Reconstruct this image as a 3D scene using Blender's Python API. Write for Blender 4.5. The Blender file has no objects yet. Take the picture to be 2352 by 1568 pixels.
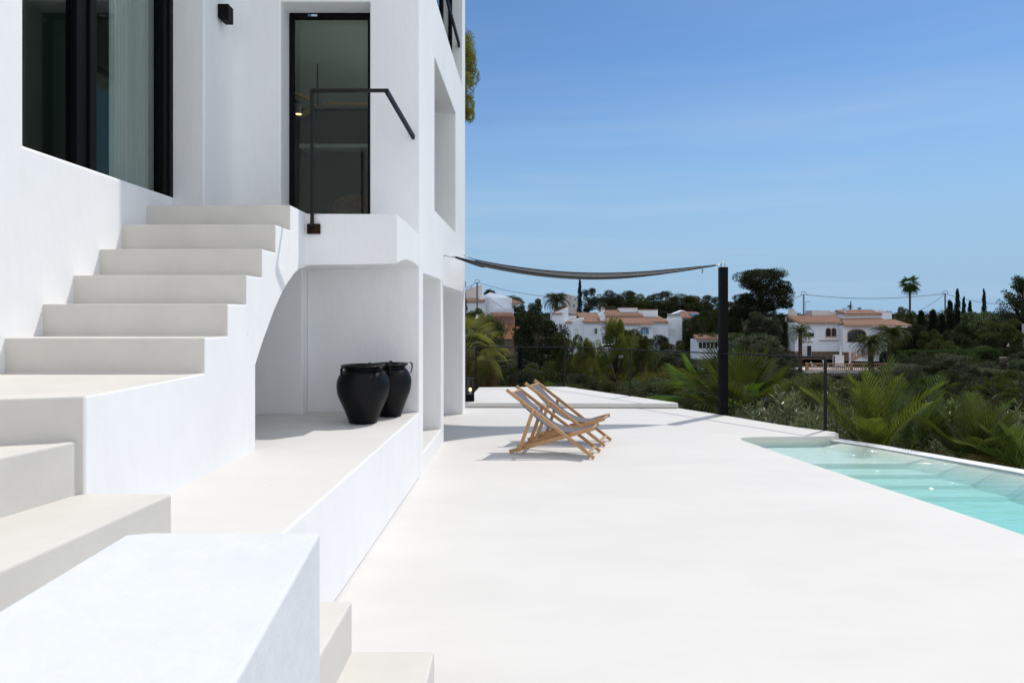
import bpy, bmesh, math, random
import numpy as np
from mathutils import Vector, Matrix
C = bpy.context.scene.collection
R = math.radians
# ------------------------------------------------------------------ camera
H, F, CX, CY = 1.61, 1568.0, 1176.0, 722.0
cam_d = bpy.data.cameras.new("camera"); cam = bpy.data.objects.new("camera", cam_d); C.objects.link(cam)
cam.location = (0, 0, H); cam.rotation_euler = (R(90), 0, 0)
cam_d.sensor_width = 36; cam_d.lens = 24; cam_d.shift_y = (CY-784)/2352.0
cam_d.clip_start = 0.05; cam_d.clip_end = 6000
bpy.context.scene.camera = cam
# ------------------------------------------------------------------ sun and sky
SUN_AZ, SUN_EL = R(46), R(58)          # azimuth from +Y towards +X
sd = Vector((math.sin(SUN_AZ)*math.cos(SUN_EL), math.cos(SUN_AZ)*math.cos(SUN_EL), math.sin(SUN_EL)))
sl = bpy.data.lights.new("sun", 'SUN'); sl.energy = 2.95; sl.angle = R(0.53); sl.color = (1, .945, .87)
so = bpy.data.objects.new("sun", sl); C.objects.link(so); so.location = (10, 10, 30)
so.rotation_euler = sd.to_track_quat('Z', 'Y').to_euler()
w = bpy.data.worlds.new("World"); bpy.context.scene.world = w; w.use_nodes = True
nt = w.node_tree; nt.nodes.clear()
def N(nt, t, **k):
    n = nt.nodes.new(t)
    for a, b in k.items(): setattr(n, a, b)
    return n
wo = N(nt, 'ShaderNodeOutputWorld'); bg = N(nt, 'ShaderNodeBackground'); sky = N(nt, 'ShaderNodeTexSky')
sky.sky_type = 'NISHITA'; sky.sun_disc = False; sky.sun_elevation = SUN_EL; sky.sun_rotation = SUN_AZ
sky.altitude = 60; sky.air_density = 1.0; sky.dust_density = 0.2; sky.ozone_density = 2.5
bg.inputs[1].default_value = 0.10
# thin cirrus low in the sky: direction based, part of the sky itself
tc = N(nt, 'ShaderNodeTexCoord'); mp = N(nt, 'ShaderNodeMapping'); mp.inputs['Scale'].default_value = (1.2, 1.2, 16); mp.inputs['Rotation'].default_value = (0, R(7), 0)
ns = N(nt, 'ShaderNodeTexNoise'); ns.inputs['Scale'].default_value = 1.6; ns.inputs['Detail'].default_value = 5; ns.inputs['Roughness'].default_value = .55
cr = N(nt, 'ShaderNodeMapRange'); cr.inputs[1].default_value = .46; cr.inputs[2].default_value = .8; cr.inputs[3].default_value = 0; cr.inputs[4].default_value = .45
sx = N(nt, 'ShaderNodeSeparateXYZ'); el = N(nt, 'ShaderNodeMapRange'); el.inputs[1].default_value = .42; el.inputs[2].default_value = .02; el.inputs[3].default_value = 0.12; el.inputs[4].default_value = 1
mu = N(nt, 'ShaderNodeMath', operation='MULTIPLY'); mx = N(nt, 'ShaderNodeMix', data_type='RGBA')
mx.inputs[7].default_value = (5.2, 6.4, 7.9, 1)
L = nt.links.new
L(tc.outputs['Generated'], mp.inputs[0]); L(mp.outputs[0], ns.inputs['Vector']); L(ns.outputs[0], cr.inputs[0])
L(tc.outputs['Generated'], sx.inputs[0]); L(sx.outputs[2], el.inputs[0]); L(cr.outputs[0], mu.inputs[0]); L(el.outputs[0], mu.inputs[1])
tint = N(nt, 'ShaderNodeMix', data_type='RGBA', blend_type='MULTIPLY'); tint.inputs[0].default_value = 1; tint.inputs[7].default_value = (.76, .98, 1.16, 1)
hz = N(nt, 'ShaderNodeMapRange', interpolation_type='SMOOTHSTEP'); hz.inputs[1].default_value = .36; hz.inputs[2].default_value = .0; hz.inputs[3].default_value = 0; hz.inputs[4].default_value = 1
hm = N(nt, 'ShaderNodeMix', data_type='RGBA'); hm.inputs[7].default_value = (3.3, 5.2, 7.3, 1)
L(sky.outputs[0], tint.inputs[6]); L(sx.outputs[2], hz.inputs[0]); L(hz.outputs[0], hm.inputs[0]); L(tint.outputs[2], hm.inputs[6])
L(mu.outputs[0], mx.inputs[0]); L(hm.outputs[2], mx.inputs[6]); L(mx.outputs[2], bg.inputs[0]); 
# added broken white cloud, unseen overhead and behind the viewpoint, as neutral fill light
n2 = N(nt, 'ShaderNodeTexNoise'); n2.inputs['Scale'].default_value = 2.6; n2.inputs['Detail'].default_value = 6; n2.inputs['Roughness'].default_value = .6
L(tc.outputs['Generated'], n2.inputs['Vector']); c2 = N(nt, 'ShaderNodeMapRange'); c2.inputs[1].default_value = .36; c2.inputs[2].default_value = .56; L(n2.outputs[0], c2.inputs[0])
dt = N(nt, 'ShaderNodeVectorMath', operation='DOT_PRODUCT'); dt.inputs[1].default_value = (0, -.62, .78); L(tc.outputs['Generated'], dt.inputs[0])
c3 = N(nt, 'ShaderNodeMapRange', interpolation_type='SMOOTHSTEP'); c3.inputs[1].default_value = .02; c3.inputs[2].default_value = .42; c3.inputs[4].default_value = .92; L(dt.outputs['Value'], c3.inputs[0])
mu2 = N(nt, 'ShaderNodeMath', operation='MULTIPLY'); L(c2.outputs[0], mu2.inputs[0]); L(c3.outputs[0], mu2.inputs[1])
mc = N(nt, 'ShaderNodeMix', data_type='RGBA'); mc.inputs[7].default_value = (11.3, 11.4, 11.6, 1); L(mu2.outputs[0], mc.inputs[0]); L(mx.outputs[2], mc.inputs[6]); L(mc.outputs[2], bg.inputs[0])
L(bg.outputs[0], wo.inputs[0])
vs = bpy.context.scene.view_settings; vs.view_transform = 'Standard'; vs.look = 'None'; vs.gamma = 1; vs.exposure = 0.0
sc = bpy.context.scene; sc.render.engine = 'CYCLES'
sc.cycles.max_bounces = 8; sc.cycles.diffuse_bounces = 6; sc.cycles.transparent_max_bounces = 12
sc.cycles.caustics_reflective = False; sc.cycles.caustics_refractive = False; sc.cycles.sample_clamp_indirect = 6

# ------------------------------------------------------------------ helpers
def PD(x, y, Y): return Vector(((x-CX)*Y/F, Y, H-(y-CY)*Y/F))
def GX(Y): return -.993+.0273*(Y-3.836)            # the long facade, turned 1.5 degrees
def FY(x): return 1.0977/((CX-x)/F+.0273)
def thing(name, label, cat, loc=(0, 0, 0), rz=0, group=None, kind=None):
    o = bpy.data.objects.new(name, None); C.objects.link(o); o.empty_display_size = .2
    o.location = loc; o.rotation_euler = (0, 0, rz)
    return tag(o, label, cat, group, kind)
def tag(o, label=None, cat=None, group=None, kind=None):
    if label: o['label'] = label
    if cat: o['category'] = cat
    if group: o['group'] = group
    if kind: o['kind'] = kind
    return o
def base(o):
    v = Vector((0, 0, 0))
    while o: v += o.location; o = o.parent
    return v
class MB:
    def __init__(s): s.v = []; s.f = []; s.m = []; s.mi = 0
    def add(s, vs, fs):
        n = len(s.v); s.v += [tuple(v) for v in vs]; s.f += [tuple(i+n for i in f) for f in fs]; s.m += [s.mi]*len(fs)
        return s
    def box(s, x0, x1, y0, y1, z0, z1):
        if x0 > x1: x0, x1 = x1, x0
        if y0 > y1: y0, y1 = y1, y0
        if z0 > z1: z0, z1 = z1, z0
        return s.add([(x0,y0,z0),(x1,y0,z0),(x1,y1,z0),(x0,y1,z0),(x0,y0,z1),(x1,y0,z1),(x1,y1,z1),(x0,y1,z1)],
            [(0,3,2,1),(4,5,6,7),(0,1,5,4),(1,2,6,5),(2,3,7,6),(3,0,4,7)])
    def hexa(s, b, t):   # 4 bottom, 4 top points
        return s.add(list(b)+list(t), [(3,2,1,0),(4,5,6,7),(0,1,5,4),(1,2,6,5),(2,3,7,6),(3,0,4,7)])
    def prism(s, poly, axis, a, b):
        n = len(poly)
        def P(p, c): return {'x': (c, p[0], p[1]), 'y': (p[0], c, p[1]), 'z': (p[0], p[1], c)}[axis]
        return s.add([P(p, a) for p in poly]+[P(p, b) for p in poly], [tuple(range(n))[::-1], tuple(range(n, 2*n))]+[(i, (i+1) % n, n+(i+1) % n, n+i) for i in range(n)])
    def bar(s, a, b, w, h, up=(0, 0, 1)):
        a, b = Vector(a), Vector(b); d = (b-a).normalized(); u = Vector(up)
        if abs(d.dot(u)) > .99: u = Vector((0, 1, 0))
        sd_ = d.cross(u).normalized(); u = sd_.cross(d); q = [sd_*(i*w/2)+u*(j*h/2) for i, j in ((-1,-1),(1,-1),(1,1),(-1,1))]
        return s.add([a+k for k in q]+[b+k for k in q], [(3,2,1,0),(4,5,6,7),(0,1,5,4),(1,2,6,5),(2,3,7,6),(3,0,4,7)])
    def tube(s, pts, r, n=8, cap=True):
        pts = [Vector(p) for p in pts]; rs = r if isinstance(r, (list, tuple)) else [r]*len(pts)
        vs = []; prev = None
        for i, p in enumerate(pts):
            d = (pts[min(i+1, len(pts)-1)]-pts[max(i-1, 0)]).normalized()
            a = prev if prev else (Vector((0, 0, 1)) if abs(d.z) < .9 else Vector((1, 0, 0)))
            x = (a-d*a.dot(d)).normalized(); prev = x; y = d.cross(x)
            vs += [p+(x*math.cos(k*2*math.pi/n)+y*math.sin(k*2*math.pi/n))*rs[i] for k in range(n)]
        fs = [(i*n+k, i*n+(k+1) % n, (i+1)*n+(k+1) % n, (i+1)*n+k) for i in range(len(pts)-1) for k in range(n)]
        if cap: fs += [tuple(range(n))[::-1], tuple(range((len(pts)-1)*n, len(pts)*n))]
        return s.add(vs, fs)
    def lathe(s, prof, n=40, c=(0, 0, 0)):
        vs = [(c[0]+r*math.cos(k*2*math.pi/n), c[1]+r*math.sin(k*2*math.pi/n), c[2]+z) for r, z in prof for k in range(n)]
        m = len(prof)
        return s.add(vs, [(i*n+k, i*n+(k+1) % n, (i+1)*n+(k+1) % n, (i+1)*n+k) for i in range(m-1) for k in range(n)]+[tuple(range(n))[::-1], tuple(range((m-1)*n, m*n))])
    def build(s, name, mats, parent=None, bevel=0, smooth=False, recalc=True, seg=2, world=True):
        me = bpy.data.meshes.new(name); b = base(parent) if (parent and world) else Vector((0, 0, 0))
        me.from_pydata([(v[0]-b.x, v[1]-b.y, v[2]-b.z) for v in s.v], [], s.f)
        mats = mats if isinstance(mats, (list, tuple)) else [mats]
        for m in mats: me.materials.append(m)
        if len(mats) > 1: me.polygons.foreach_set('material_index', s.m)
        if recalc:
            bm = bmesh.new(); bm.from_mesh(me); bmesh.ops.remove_doubles(bm, verts=bm.verts, dist=1e-5); bmesh.ops.recalc_face_normals(bm, faces=bm.faces); bm.to_mesh(me); bm.free()
        if smooth: me.polygons.foreach_set('use_smooth', [True]*len(me.polygons))
        o = bpy.data.objects.new(name, me); C.objects.link(o); o.parent = parent
        if bevel:
            md = o.modifiers.new('bevel', 'BEVEL'); md.width = bevel; md.segments = seg; md.limit_method = 'ANGLE'; md.angle_limit = R(25)
        return o
def grid_wall(us, vs_, holes, M, w):
    """wall in (u,v) with rectangular openings; M(u,v,depth) -> xyz"""
    for h in holes: us = us+[h[0], h[1]]; vs_ = vs_+[h[2], h[3]]
    us = sorted(set(us)); vs_ = sorted(set(vs_)); nu, nv = len(us)-1, len(vs_)-1
    def solid(i, j):
        if not (0 <= i < nu and 0 <= j < nv): return False
        u, v = (us[i]+us[i+1])/2, (vs_[j]+vs_[j+1])/2
        return not any(h[0] < u < h[1] and h[2] < v < h[3] for h in holes)
    m = MB(); id_ = {}
    def V(i, j, k):
        if (i, j, k) not in id_: id_[(i, j, k)] = len(m.v); m.v.append(tuple(M(us[i], vs_[j], k*w)))
        return id_[(i, j, k)]
    for i in range(nu):
        for j in range(nv):
            if not solid(i, j): continue
            m.f.append((V(i,j,0), V(i+1,j,0), V(i+1,j+1,0), V(i,j+1,0))); m.f.append((V(i,j,1), V(i,j+1,1), V(i+1,j+1,1), V(i+1,j,1)))
            for di, dj, a, b in ((-1,0,(i,j),(i,j+1)), (1,0,(i+1,j+1),(i+1,j)), (0,-1,(i+1,j),(i,j)), (0,1,(i,j+1),(i+1,j+1))):
                if not solid(i+di, j+dj): m.f.append((V(*a,0), V(*b,0), V(*b,1), V(*a,1)))
    m.m = [0]*len(m.f)
    return m

# ------------------------------------------------------------------ materials
def mat(name, col, rough=.6, spec=.5, var=0, vscale=3, col2=None, bump=0, bscale=40, metal=0, coords='Object', stretch=(1, 1, 1), emit=0, rand=0, transl=0, bdist=.01):
    m = bpy.data.materials.new(name); m.use_nodes = True; t = m.node_tree; p = t.nodes['Principled BSDF']; l = t.links.new
    p.inputs['Base Color'].default_value = (*col, 1); p.inputs['Roughness'].default_value = rough
    p.inputs['Specular IOR Level'].default_value = spec; p.inputs['Metallic'].default_value = metal
    if emit: p.inputs['Emission Color'].default_value = (*col, 1); p.inputs['Emission Strength'].default_value = emit
    tc = N(t, 'ShaderNodeTexCoord'); mp = N(t, 'ShaderNodeMapping'); mp.inputs['Scale'].default_value = stretch; l(tc.outputs[coords], mp.inputs[0])
    last = None
    if var or col2:
        n = N(t, 'ShaderNodeTexNoise'); n.inputs['Scale'].default_value = vscale; n.inputs['Detail'].default_value = 6; n.inputs['Roughness'].default_value = .6
        l(mp.outputs[0], n.inputs['Vector'])
        mr = N(t, 'ShaderNodeMapRange'); mr.inputs[1].default_value = .32; mr.inputs[2].default_value = .68; l(n.outputs[0], mr.inputs[0])
        mxn = N(t, 'ShaderNodeMix', data_type='RGBA'); l(mr.outputs[0], mxn.inputs[0])
        c2 = col2 or tuple(c*(1-var) for c in col)
        mxn.inputs[6].default_value = (*c2, 1); mxn.inputs[7].default_value = (*col, 1); last = mxn.outputs[2]
    if rand:
        oi = N(t, 'ShaderNodeObjectInfo'); hs = N(t, 'ShaderNodeHueSaturation'); mr2 = N(t, 'ShaderNodeMapRange')
        mr2.inputs[3].default_value = 1-rand; mr2.inputs[4].default_value = 1+rand; l(oi.outputs['Random'], mr2.inputs[0]); l(mr2.outputs[0], hs.inputs['Value'])
        mr3 = N(t, 'ShaderNodeMapRange'); mr3.inputs[3].default_value = .48; mr3.inputs[4].default_value = .53; l(oi.outputs['Random'], mr3.inputs[0]); l(mr3.outputs[0], hs.inputs['Hue'])
        if last: l(last, hs.inputs['Color'])
        else: hs.inputs['Color'].default_value = (*col, 1)
        last = hs.outputs[0]
    if last: l(last, p.inputs['Base Color'])
    if bump:
        n2 = N(t, 'ShaderNodeTexNoise'); n2.inputs['Scale'].default_value = bscale; n2.inputs['Detail'].default_value = 5; l(mp.outputs[0], n2.inputs['Vector'])
        b = N(t, 'ShaderNodeBump'); b.inputs['Strength'].default_value = bump; b.inputs['Distance'].default_value = bdist; l(n2.outputs[0], b.inputs['Height']); l(b.outputs[0], p.inputs['Normal'])
    if transl:
        tr = N(t, 'ShaderNodeBsdfTranslucent'); ms = N(t, 'ShaderNodeMixShader'); ms.inputs[0].default_value = transl
        hs2 = N(t, 'ShaderNodeHueSaturation'); hs2.inputs['Saturation'].default_value = 1.15; hs2.inputs['Value'].default_value = 1.5; hs2.inputs['Hue'].default_value = .48
        if last: l(last, hs2.inputs['Color'])
        else: hs2.inputs['Color'].default_value = (*col, 1)
        l(hs2.outputs[0], tr.inputs[0]); l(p.outputs[0], ms.inputs[1]); l(tr.outputs[0], ms.inputs[2]); l(ms.outputs[0], t.nodes['Material Output'].inputs[0])
    return m
PLASTER = mat('white_plaster', (.86, .865, .87), .75, .3, var=.04, vscale=2.2, bump=.36, bscale=9, bdist=.02, stretch=(1, 1, .45))
CEMENT = mat('microcement', (.662, .648, .622), .62, .35, var=.05, vscale=.9, bump=.08, bscale=26, stretch=(.7, 1.6, 1), bdist=.01)
PARAP = mat('weathered_white_plaster', (.665, .685, .71), .8, .2, var=.05, vscale=5, bump=.5, bscale=16, bdist=.01)
STEP = mat('step_cement', (.66, .635, .59), .7, .3, var=.08, vscale=2.2, bump=.12, bscale=70, bdist=.006)
BLACK = mat('black_metal', (.004, .004, .005), .5, .08)
RAIL = mat('charcoal_metal', (.010, .010, .011), .42, .2)
RUST = mat('rusted_plate', (.006, .005, .005), .7, .1, col2=(.06, .022, .01), vscale=26)
WOOD = mat('light_hardwood', (.52, .31, .155), .55, .3, col2=(.40, .22, .105), vscale=9, stretch=(1, 14, 14))
CANVAS = mat('grey_canvas', (.155, .15, .175), .85, .15, var=.12, vscale=160)
STEEL = mat('galvanised_steel', (.5, .5, .5), .35, .5, metal=1)
POT = mat('black_glazed_clay', (.004, .0045, .006), .36, .16, var=.3, vscale=4, stretch=(1, 1, 14), bump=.25, bscale=8, bdist=.01)
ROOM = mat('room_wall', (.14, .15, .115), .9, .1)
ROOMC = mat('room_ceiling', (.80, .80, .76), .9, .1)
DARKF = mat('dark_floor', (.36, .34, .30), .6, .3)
CURT = mat('curtain_cloth', (.42, .44, .44), .9, .1, var=.12, vscale=3, stretch=(1, 9, .1))
def thin_ior(t, fr, ior):      # rays pass straight through, so the exit side must use the same angle as the entry side
    ge = N(t, 'ShaderNodeNewGeometry'); mr = N(t, 'ShaderNodeMapRange'); mr.inputs[3].default_value = ior; mr.inputs[4].default_value = 1/ior
    t.links.new(ge.outputs['Backfacing'], mr.inputs[0]); t.links.new(mr.outputs[0], fr.inputs[0])
def weather(m, amt=.5, scale=18, thr=.80, blot=.06, bs=.6, streak=(1, 1, 1)):
    t = m.node_tree; l = t.links.new; p = t.nodes['Principled BSDF']; src = p.inputs['Base Color'].links[0].from_socket
    tc = N(t, 'ShaderNodeTexCoord'); n = N(t, 'ShaderNodeTexNoise'); n.inputs['Scale'].default_value = scale; n.inputs['Detail'].default_value = 2; l(tc.outputs['Object'], n.inputs['Vector'])
    r = N(t, 'ShaderNodeMapRange'); r.inputs[1].default_value = thr; r.inputs[2].default_value = thr+.04; r.inputs[4].default_value = amt; l(n.outputs[0], r.inputs[0])
    x = N(t, 'ShaderNodeMix', data_type='RGBA'); x.inputs[7].default_value = (.28, .25, .22, 1); l(r.outputs[0], x.inputs[0]); l(src, x.inputs[6])
    mp = N(t, 'ShaderNodeMapping'); mp.inputs['Scale'].default_value = streak; l(tc.outputs['Object'], mp.inputs[0])
    b = N(t, 'ShaderNodeTexNoise'); b.inputs['Scale'].default_value = bs; b.inputs['Detail'].default_value = 7; b.inputs['Roughness'].default_value = .62; b.inputs['Distortion'].default_value = .8; l(mp.outputs[0], b.inputs['Vector'])
    q = N(t, 'ShaderNodeMapRange'); q.inputs[1].default_value = .3; q.inputs[2].default_value = .7; q.inputs[3].default_value = 1-blot; q.inputs[4].default_value = 1; l(b.outputs[0], q.inputs[0])
    h = N(t, 'ShaderNodeHueSaturation'); l(q.outputs[0], h.inputs['Value']); l(x.outputs[2], h.inputs['Color']); l(h.outputs[0], p.inputs['Base Color'])
def glassmat(name, tint, ior=1.5, rough=0.0):
    m = bpy.data.materials.new(name); m.use_nodes = True; t = m.node_tree; t.nodes.clear(); l = t.links.new
    o = N(t, 'ShaderNodeOutputMaterial'); fr = N(t, 'ShaderNodeFresnel'); thin_ior(t, fr, ior)
    tr = N(t, 'ShaderNodeBsdfTransparent'); tr.inputs[0].default_value = (*tint, 1); g = N(t, 'ShaderNodeBsdfGlossy'); g.inputs['Roughness'].default_value = rough
    ms = N(t, 'ShaderNodeMixShader'); l(fr.outputs[0], ms.inputs[0]); l(tr.outputs[0], ms.inputs[1]); l(g.outputs[0], ms.inputs[2]); l(ms.outputs[0], o.inputs[0])
    return m
GLASS = glassmat('tinted_glass', (.88, .93, .90), 1.3); CLEAR = glassmat('clear_glass', (.93, .95, .94), 1.35)
SAILM = mat('shade_mesh', (.02, .022, .024), .8, .2, col2=(.12, .125, .13), vscale=150, transl=.05)

weather(PARAP, .6, 22, .78, .05, 3); weather(CEMENT, .35, 16, .80, .045, .9, (1, 2.2, 1)); weather(PLASTER, .4, 9, .79, .04, 1.2, (1, 1, .35)); weather(STEP, .5, 20, .79, .06, 2)
# ------------------------------------------------------------------ terrace, pool
def PZ(x, y, z=0.0):
    Y = F*(H-z)/(y-CY); return ((x-CX)*Y/F, Y)
def smooth_poly(pts, it=1):
    for _ in range(it):
        q = []
        for a, b in zip(pts, pts[1:]): q += [(a[0]*.75+b[0]*.25, a[1]*.75+b[1]*.25), (a[0]*.25+b[0]*.75, a[1]*.25+b[1]*.75)]
        pts = [pts[0]]+q+[pts[-1]]
    return pts
pool_near = [(4.02, -3), (4.0, 1), (3.93, 3), (3.84, 4.2), (3.75, 5.0), (3.68, 5.38), (3.57, 5.89), (3.40, 6.60), (3.19, 7.57), (3.02, 8.45)]
nose = [(2.965, 8.72), (2.96, 8.86), (3.02, 8.96), (3.16, 8.995), (3.6, 9.02), (4.1, 9.05), (4.27, 9.08), (4.38, 9.15), (4.43, 9.26), (4.43, 9.36), (4.375, 9.45), (4.235, 9.59)]
edge = smooth_poly(pool_near)+nose+[(3.94, 9.966), (3.39, 10.93), (2.87, 11.74), (2.215, 12.74), (1.125, 14.46), (-.70, 14.3)]
t_poly = [(-4.5, -14), (9, -14), (9, -3.3), (4.02, -3.3)]+edge+[(-.95, 11.5), (-4.5, 11.5)]
o = MB().prism(t_poly, 'z', -.45, 0).build('terrace', CEMENT, bevel=.012); tag(o, 'smooth off white cement terrace floor running to the pool', kind='structure')
plat = [(-.82, 11.84), (2.87, 11.74), (2.215, 12.74), (1.125, 14.46), (-.70, 14.3)]
plat = [(-.82, 11.80), (2.85, 11.70), (2.865, 11.78), (1.12, 14.44), (-.70, 14.29)]
o = MB().prism(plat, 'z', .004, .088).build('raised_terrace', CEMENT, bevel=.02); tag(o, 'low raised cement platform at the far end of the terrace', kind='structure')
# retaining wall below the terrace
inner = [((x-CX0)*.985+CX0, y) for (x, y), CX0 in [((p[0], p[1]), 0) for p in t_poly]]
rt = thing('retaining_wall', 'white retaining wall holding up the outer edge of the terrace', 'retaining wall', (0, 5, -3))
MB().prism([(x-.1 if x > 0 else x, y-.1 if y > 0 else y) for x, y in t_poly], 'z', -4, -.451).build('wall', PLASTER, rt)
# pool
WZ = -.062
outer = [(6.9, -3), (6.9, 2), (6.55, 4.2), (6.1, 5.9), (5.52, 7.36), (5.01, 8.26), (4.72, 8.76), (4.40, 9.2)]
wallw = .21
def offs(p, d):
    q = []
    for i, a in enumerate(p):
        u = Vector(p[min(i+1, len(p)-1)])-Vector(p[max(i-1, 0)]); u.normalize(); q.append((a[0]-u.y*d, a[1]+u.x*d))
    return q
innerw = offs(outer, wallw)
POOLM = mat('pool_plaster', (.74, .77, .67), .7, .3, var=.04, vscale=2)
POOLD = mat('pool_plaster_deep', (.62, .74, .70), .7, .3, var=.05, vscale=2)
WETW = mat('wet_plaster', (.84, .84, .86), .4, .5, var=.03, vscale=5, bump=.1, bscale=30)
pool = thing('swimming_pool', 'turquoise infinity pool along the right edge of the white terrace', 'pool', (5, 5, -1.6))
m = MB(); oi = list(zip(outer, innerw))
for (a, ai), (b, bi) in zip(oi, oi[1:]):
    m.add([(a[0],a[1],-3.2),(b[0],b[1],-3.2),(bi[0],bi[1],-3.2),(ai[0],ai[1],-3.2),(a[0],a[1],WZ+.002),(b[0],b[1],WZ+.002),(bi[0],bi[1],WZ+.004),(ai[0],ai[1],WZ+.004)], [(4,5,6,7),(0,1,5,4),(2,3,7,6)])
m.build('infinity_wall', WETW, pool)
# submerged part: shelf and steps then floor
def xl(Y):   # near edge of pool as function of Y
    pn = pool_near; 
    for a, b in zip(pn, pn[1:]):
        if a[1] <= Y <= b[1]: return a[0]+(b[0]-a[0])*(Y-a[1])/(b[1]-a[1])
    return 3.02
m = MB(); depths = [(9.3, 8.0, -.145), (8.0, 7.75, -.18), (7.75, 7.45, -.215), (7.45, 7.15, -.25), (7.15, 6.85, -.285), (6.85, -3, -.46)]
def inner_x(Y):
    for a, b in zip(innerw, innerw[1:]):
        if a[1] <= Y <= b[1]: return a[0]+(b[0]-a[0])*(Y-a[1])/(b[1]-a[1])
    return innerw[-1][0]
prof_ = [(9.3, -.14), (8.02, -.142), (7.98, -.195), (7.70, -.197), (7.66, -.235), (7.38, -.237), (7.34, -.27), (7.06, -.272), (7.0, -.31), (6.3, -.36), (5.0, -.44), (3.0, -.5), (-3, -.5)]
yy = sorted({p[0] for p in prof_} | {p[1] for p in innerw if -3 < p[1] < 9.3}, reverse=True)
def pz_(Y):
    for a, b in zip(prof_, prof_[1:]):
        if b[0] <= Y <= a[0]: return a[1]+(b[1]-a[1])*(Y-a[0])/(b[0]-a[0])
for y1, y0 in zip(yy, yy[1:]):
    z1, z0 = pz_(y1), pz_(y0); m.add([(2.6, y1, z1), (inner_x(y1)+.1, y1, z1), (inner_x(y0)+.1, y0, z0), (2.6, y0, z0)], [(0, 1, 2, 3)])
m.build('basin_steps', POOLM, pool)
m = MB(); Yc = [8.95-.04*i for i in range(70)]+[6.1-.35*i for i in range(26)]
for a, b in zip(Yc, Yc[1:]):
    m.add([(inner_x(a)+.01, a, WZ-.012), (inner_x(b)+.01, b, WZ-.012), (inner_x(b)-.32, b, pz_(b)-.006), (inner_x(a)-.32, a, pz_(a)-.006)], [(0, 1, 2, 3)])
m.build('added_sunlit_slope', POOLM, pool)  # slope added over the shaded inner wall face, tilted up to catch sun
m = MB(); nn = smooth_poly(pool_near)+nose[:9]
for a, b in zip(nn, nn[1:]): m.add([(a[0]+.001,a[1],-.059),(b[0]+.001,b[1],-.059),(b[0]+.001,b[1],-1.5),(a[0]+.001,a[1],-1.5)], [(0,1,2,3)])
m.build('basin_wall', POOLM, pool, recalc=False)
MB().box(2.6, 7, -3.2, -3, -1.5, WZ-.1).build('end_wall', POOLM, pool)
wm = bpy.data.materials.new('pool_water'); wm.use_nodes = True; t = wm.node_tree; t.nodes.clear(); l = t.links.new
wo_ = N(t, 'ShaderNodeOutputMaterial'); fr = N(t, 'ShaderNodeFresnel'); thin_ior(t, fr, 1.29); tr = N(t, 'ShaderNodeBsdfTransparent'); gl = N(t, 'ShaderNodeBsdfGlossy'); gl.inputs['Roughness'].default_value = .06
ms = N(t, 'ShaderNodeMixShader'); tcn = N(t, 'ShaderNodeTexCoord'); mpn = N(t, 'ShaderNodeMapping'); mpn.inputs['Scale'].default_value = (.9, 3.2, 1)
n1 = N(t, 'ShaderNodeTexNoise'); n1.inputs['Scale'].default_value = 3.2; n1.inputs['Detail'].default_value = 3; n1.inputs['Distortion'].default_value = .6
bp = N(t, 'ShaderNodeBump'); bp.inputs['Strength'].default_value = .5; bp.inputs['Distance'].default_value = .07
va = N(t, 'ShaderNodeVolumeAbsorption'); va.inputs[0].default_value = (.23, .83, .87, 1); va.inputs[1].default_value = .86
l(tcn.outputs['Object'], mpn.inputs[0]); l(mpn.outputs[0], n1.inputs['Vector']); l(n1.outputs[0], bp.inputs['Height']); l(bp.outputs[0], gl.inputs['Normal'])
l(fr.outputs[0], ms.inputs[0]); l(tr.outputs[0], ms.inputs[1]); l(gl.outputs[0], ms.inputs[2]); l(ms.outputs[0], wo_.inputs[0]); l(va.outputs[0], wo_.inputs[1])
wp = [(x+.002, y) for x, y in smooth_poly(pool_near)+nose[:9]]+[(x, y) for x, y in innerw[::-1]]
o = MB().prism(wp, 'z', -1.6, WZ).build('water', wm)
if max(o.data.polygons, key=lambda p: p.area*(p.center.z > -.1)).normal.z < 0: o.data.flip_normals()
tag(o, 'clear turquoise pool water with small ripples', kind='structure')

# ------------------------------------------------------------------ outdoor staircase
XS, XL = -1.83, -3.0
st = thing('outdoor_staircase', 'white plastered outdoor stairs winding up to the house entrance with beige treads', 'staircase', (-2.4, 4, 0))
ri = [(4.065, 1.26), (4.394, 1.47), (4.704, 1.677), (5.0, 1.88), (5.284, 2.088), (5.637, 2.304)]
tops = [1.47, 1.677, 1.88, 2.088, 2.304, 2.512]
prof = [(2.93, .60), (2.93, 1.26)]
for (y, z), zt in zip(ri, tops): prof += [(y, z), (y, zt)]
arch = []
for a, b in [(703,609.5),(690,617),(677,627.6),(660,652),(644.7,680),(630,713),(616.5,750.5),(607,776),(600,797),(592,822),(587,839)]:
    Y = XS*F/(a-CX); arch.append((Y, H-(b-CY)*Y/F))
prof += [(6.728, 2.512), (6.728, 2.048)]+[(6.2, 2.048)]+arch[1:]+[(arch[-1][0], .60)]
m = MB(); m.prism(prof, 'x', XL-.1, XS)
me_o = m.build('stair_flight', [STEP, PLASTER], st, bevel=.009)
for p in me_o.data.polygons:
    p.material_index = 0 if (p.normal.z > .5 or (p.normal.y < -.7 and p.center.z+0 > 1.26)) else 1
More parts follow.
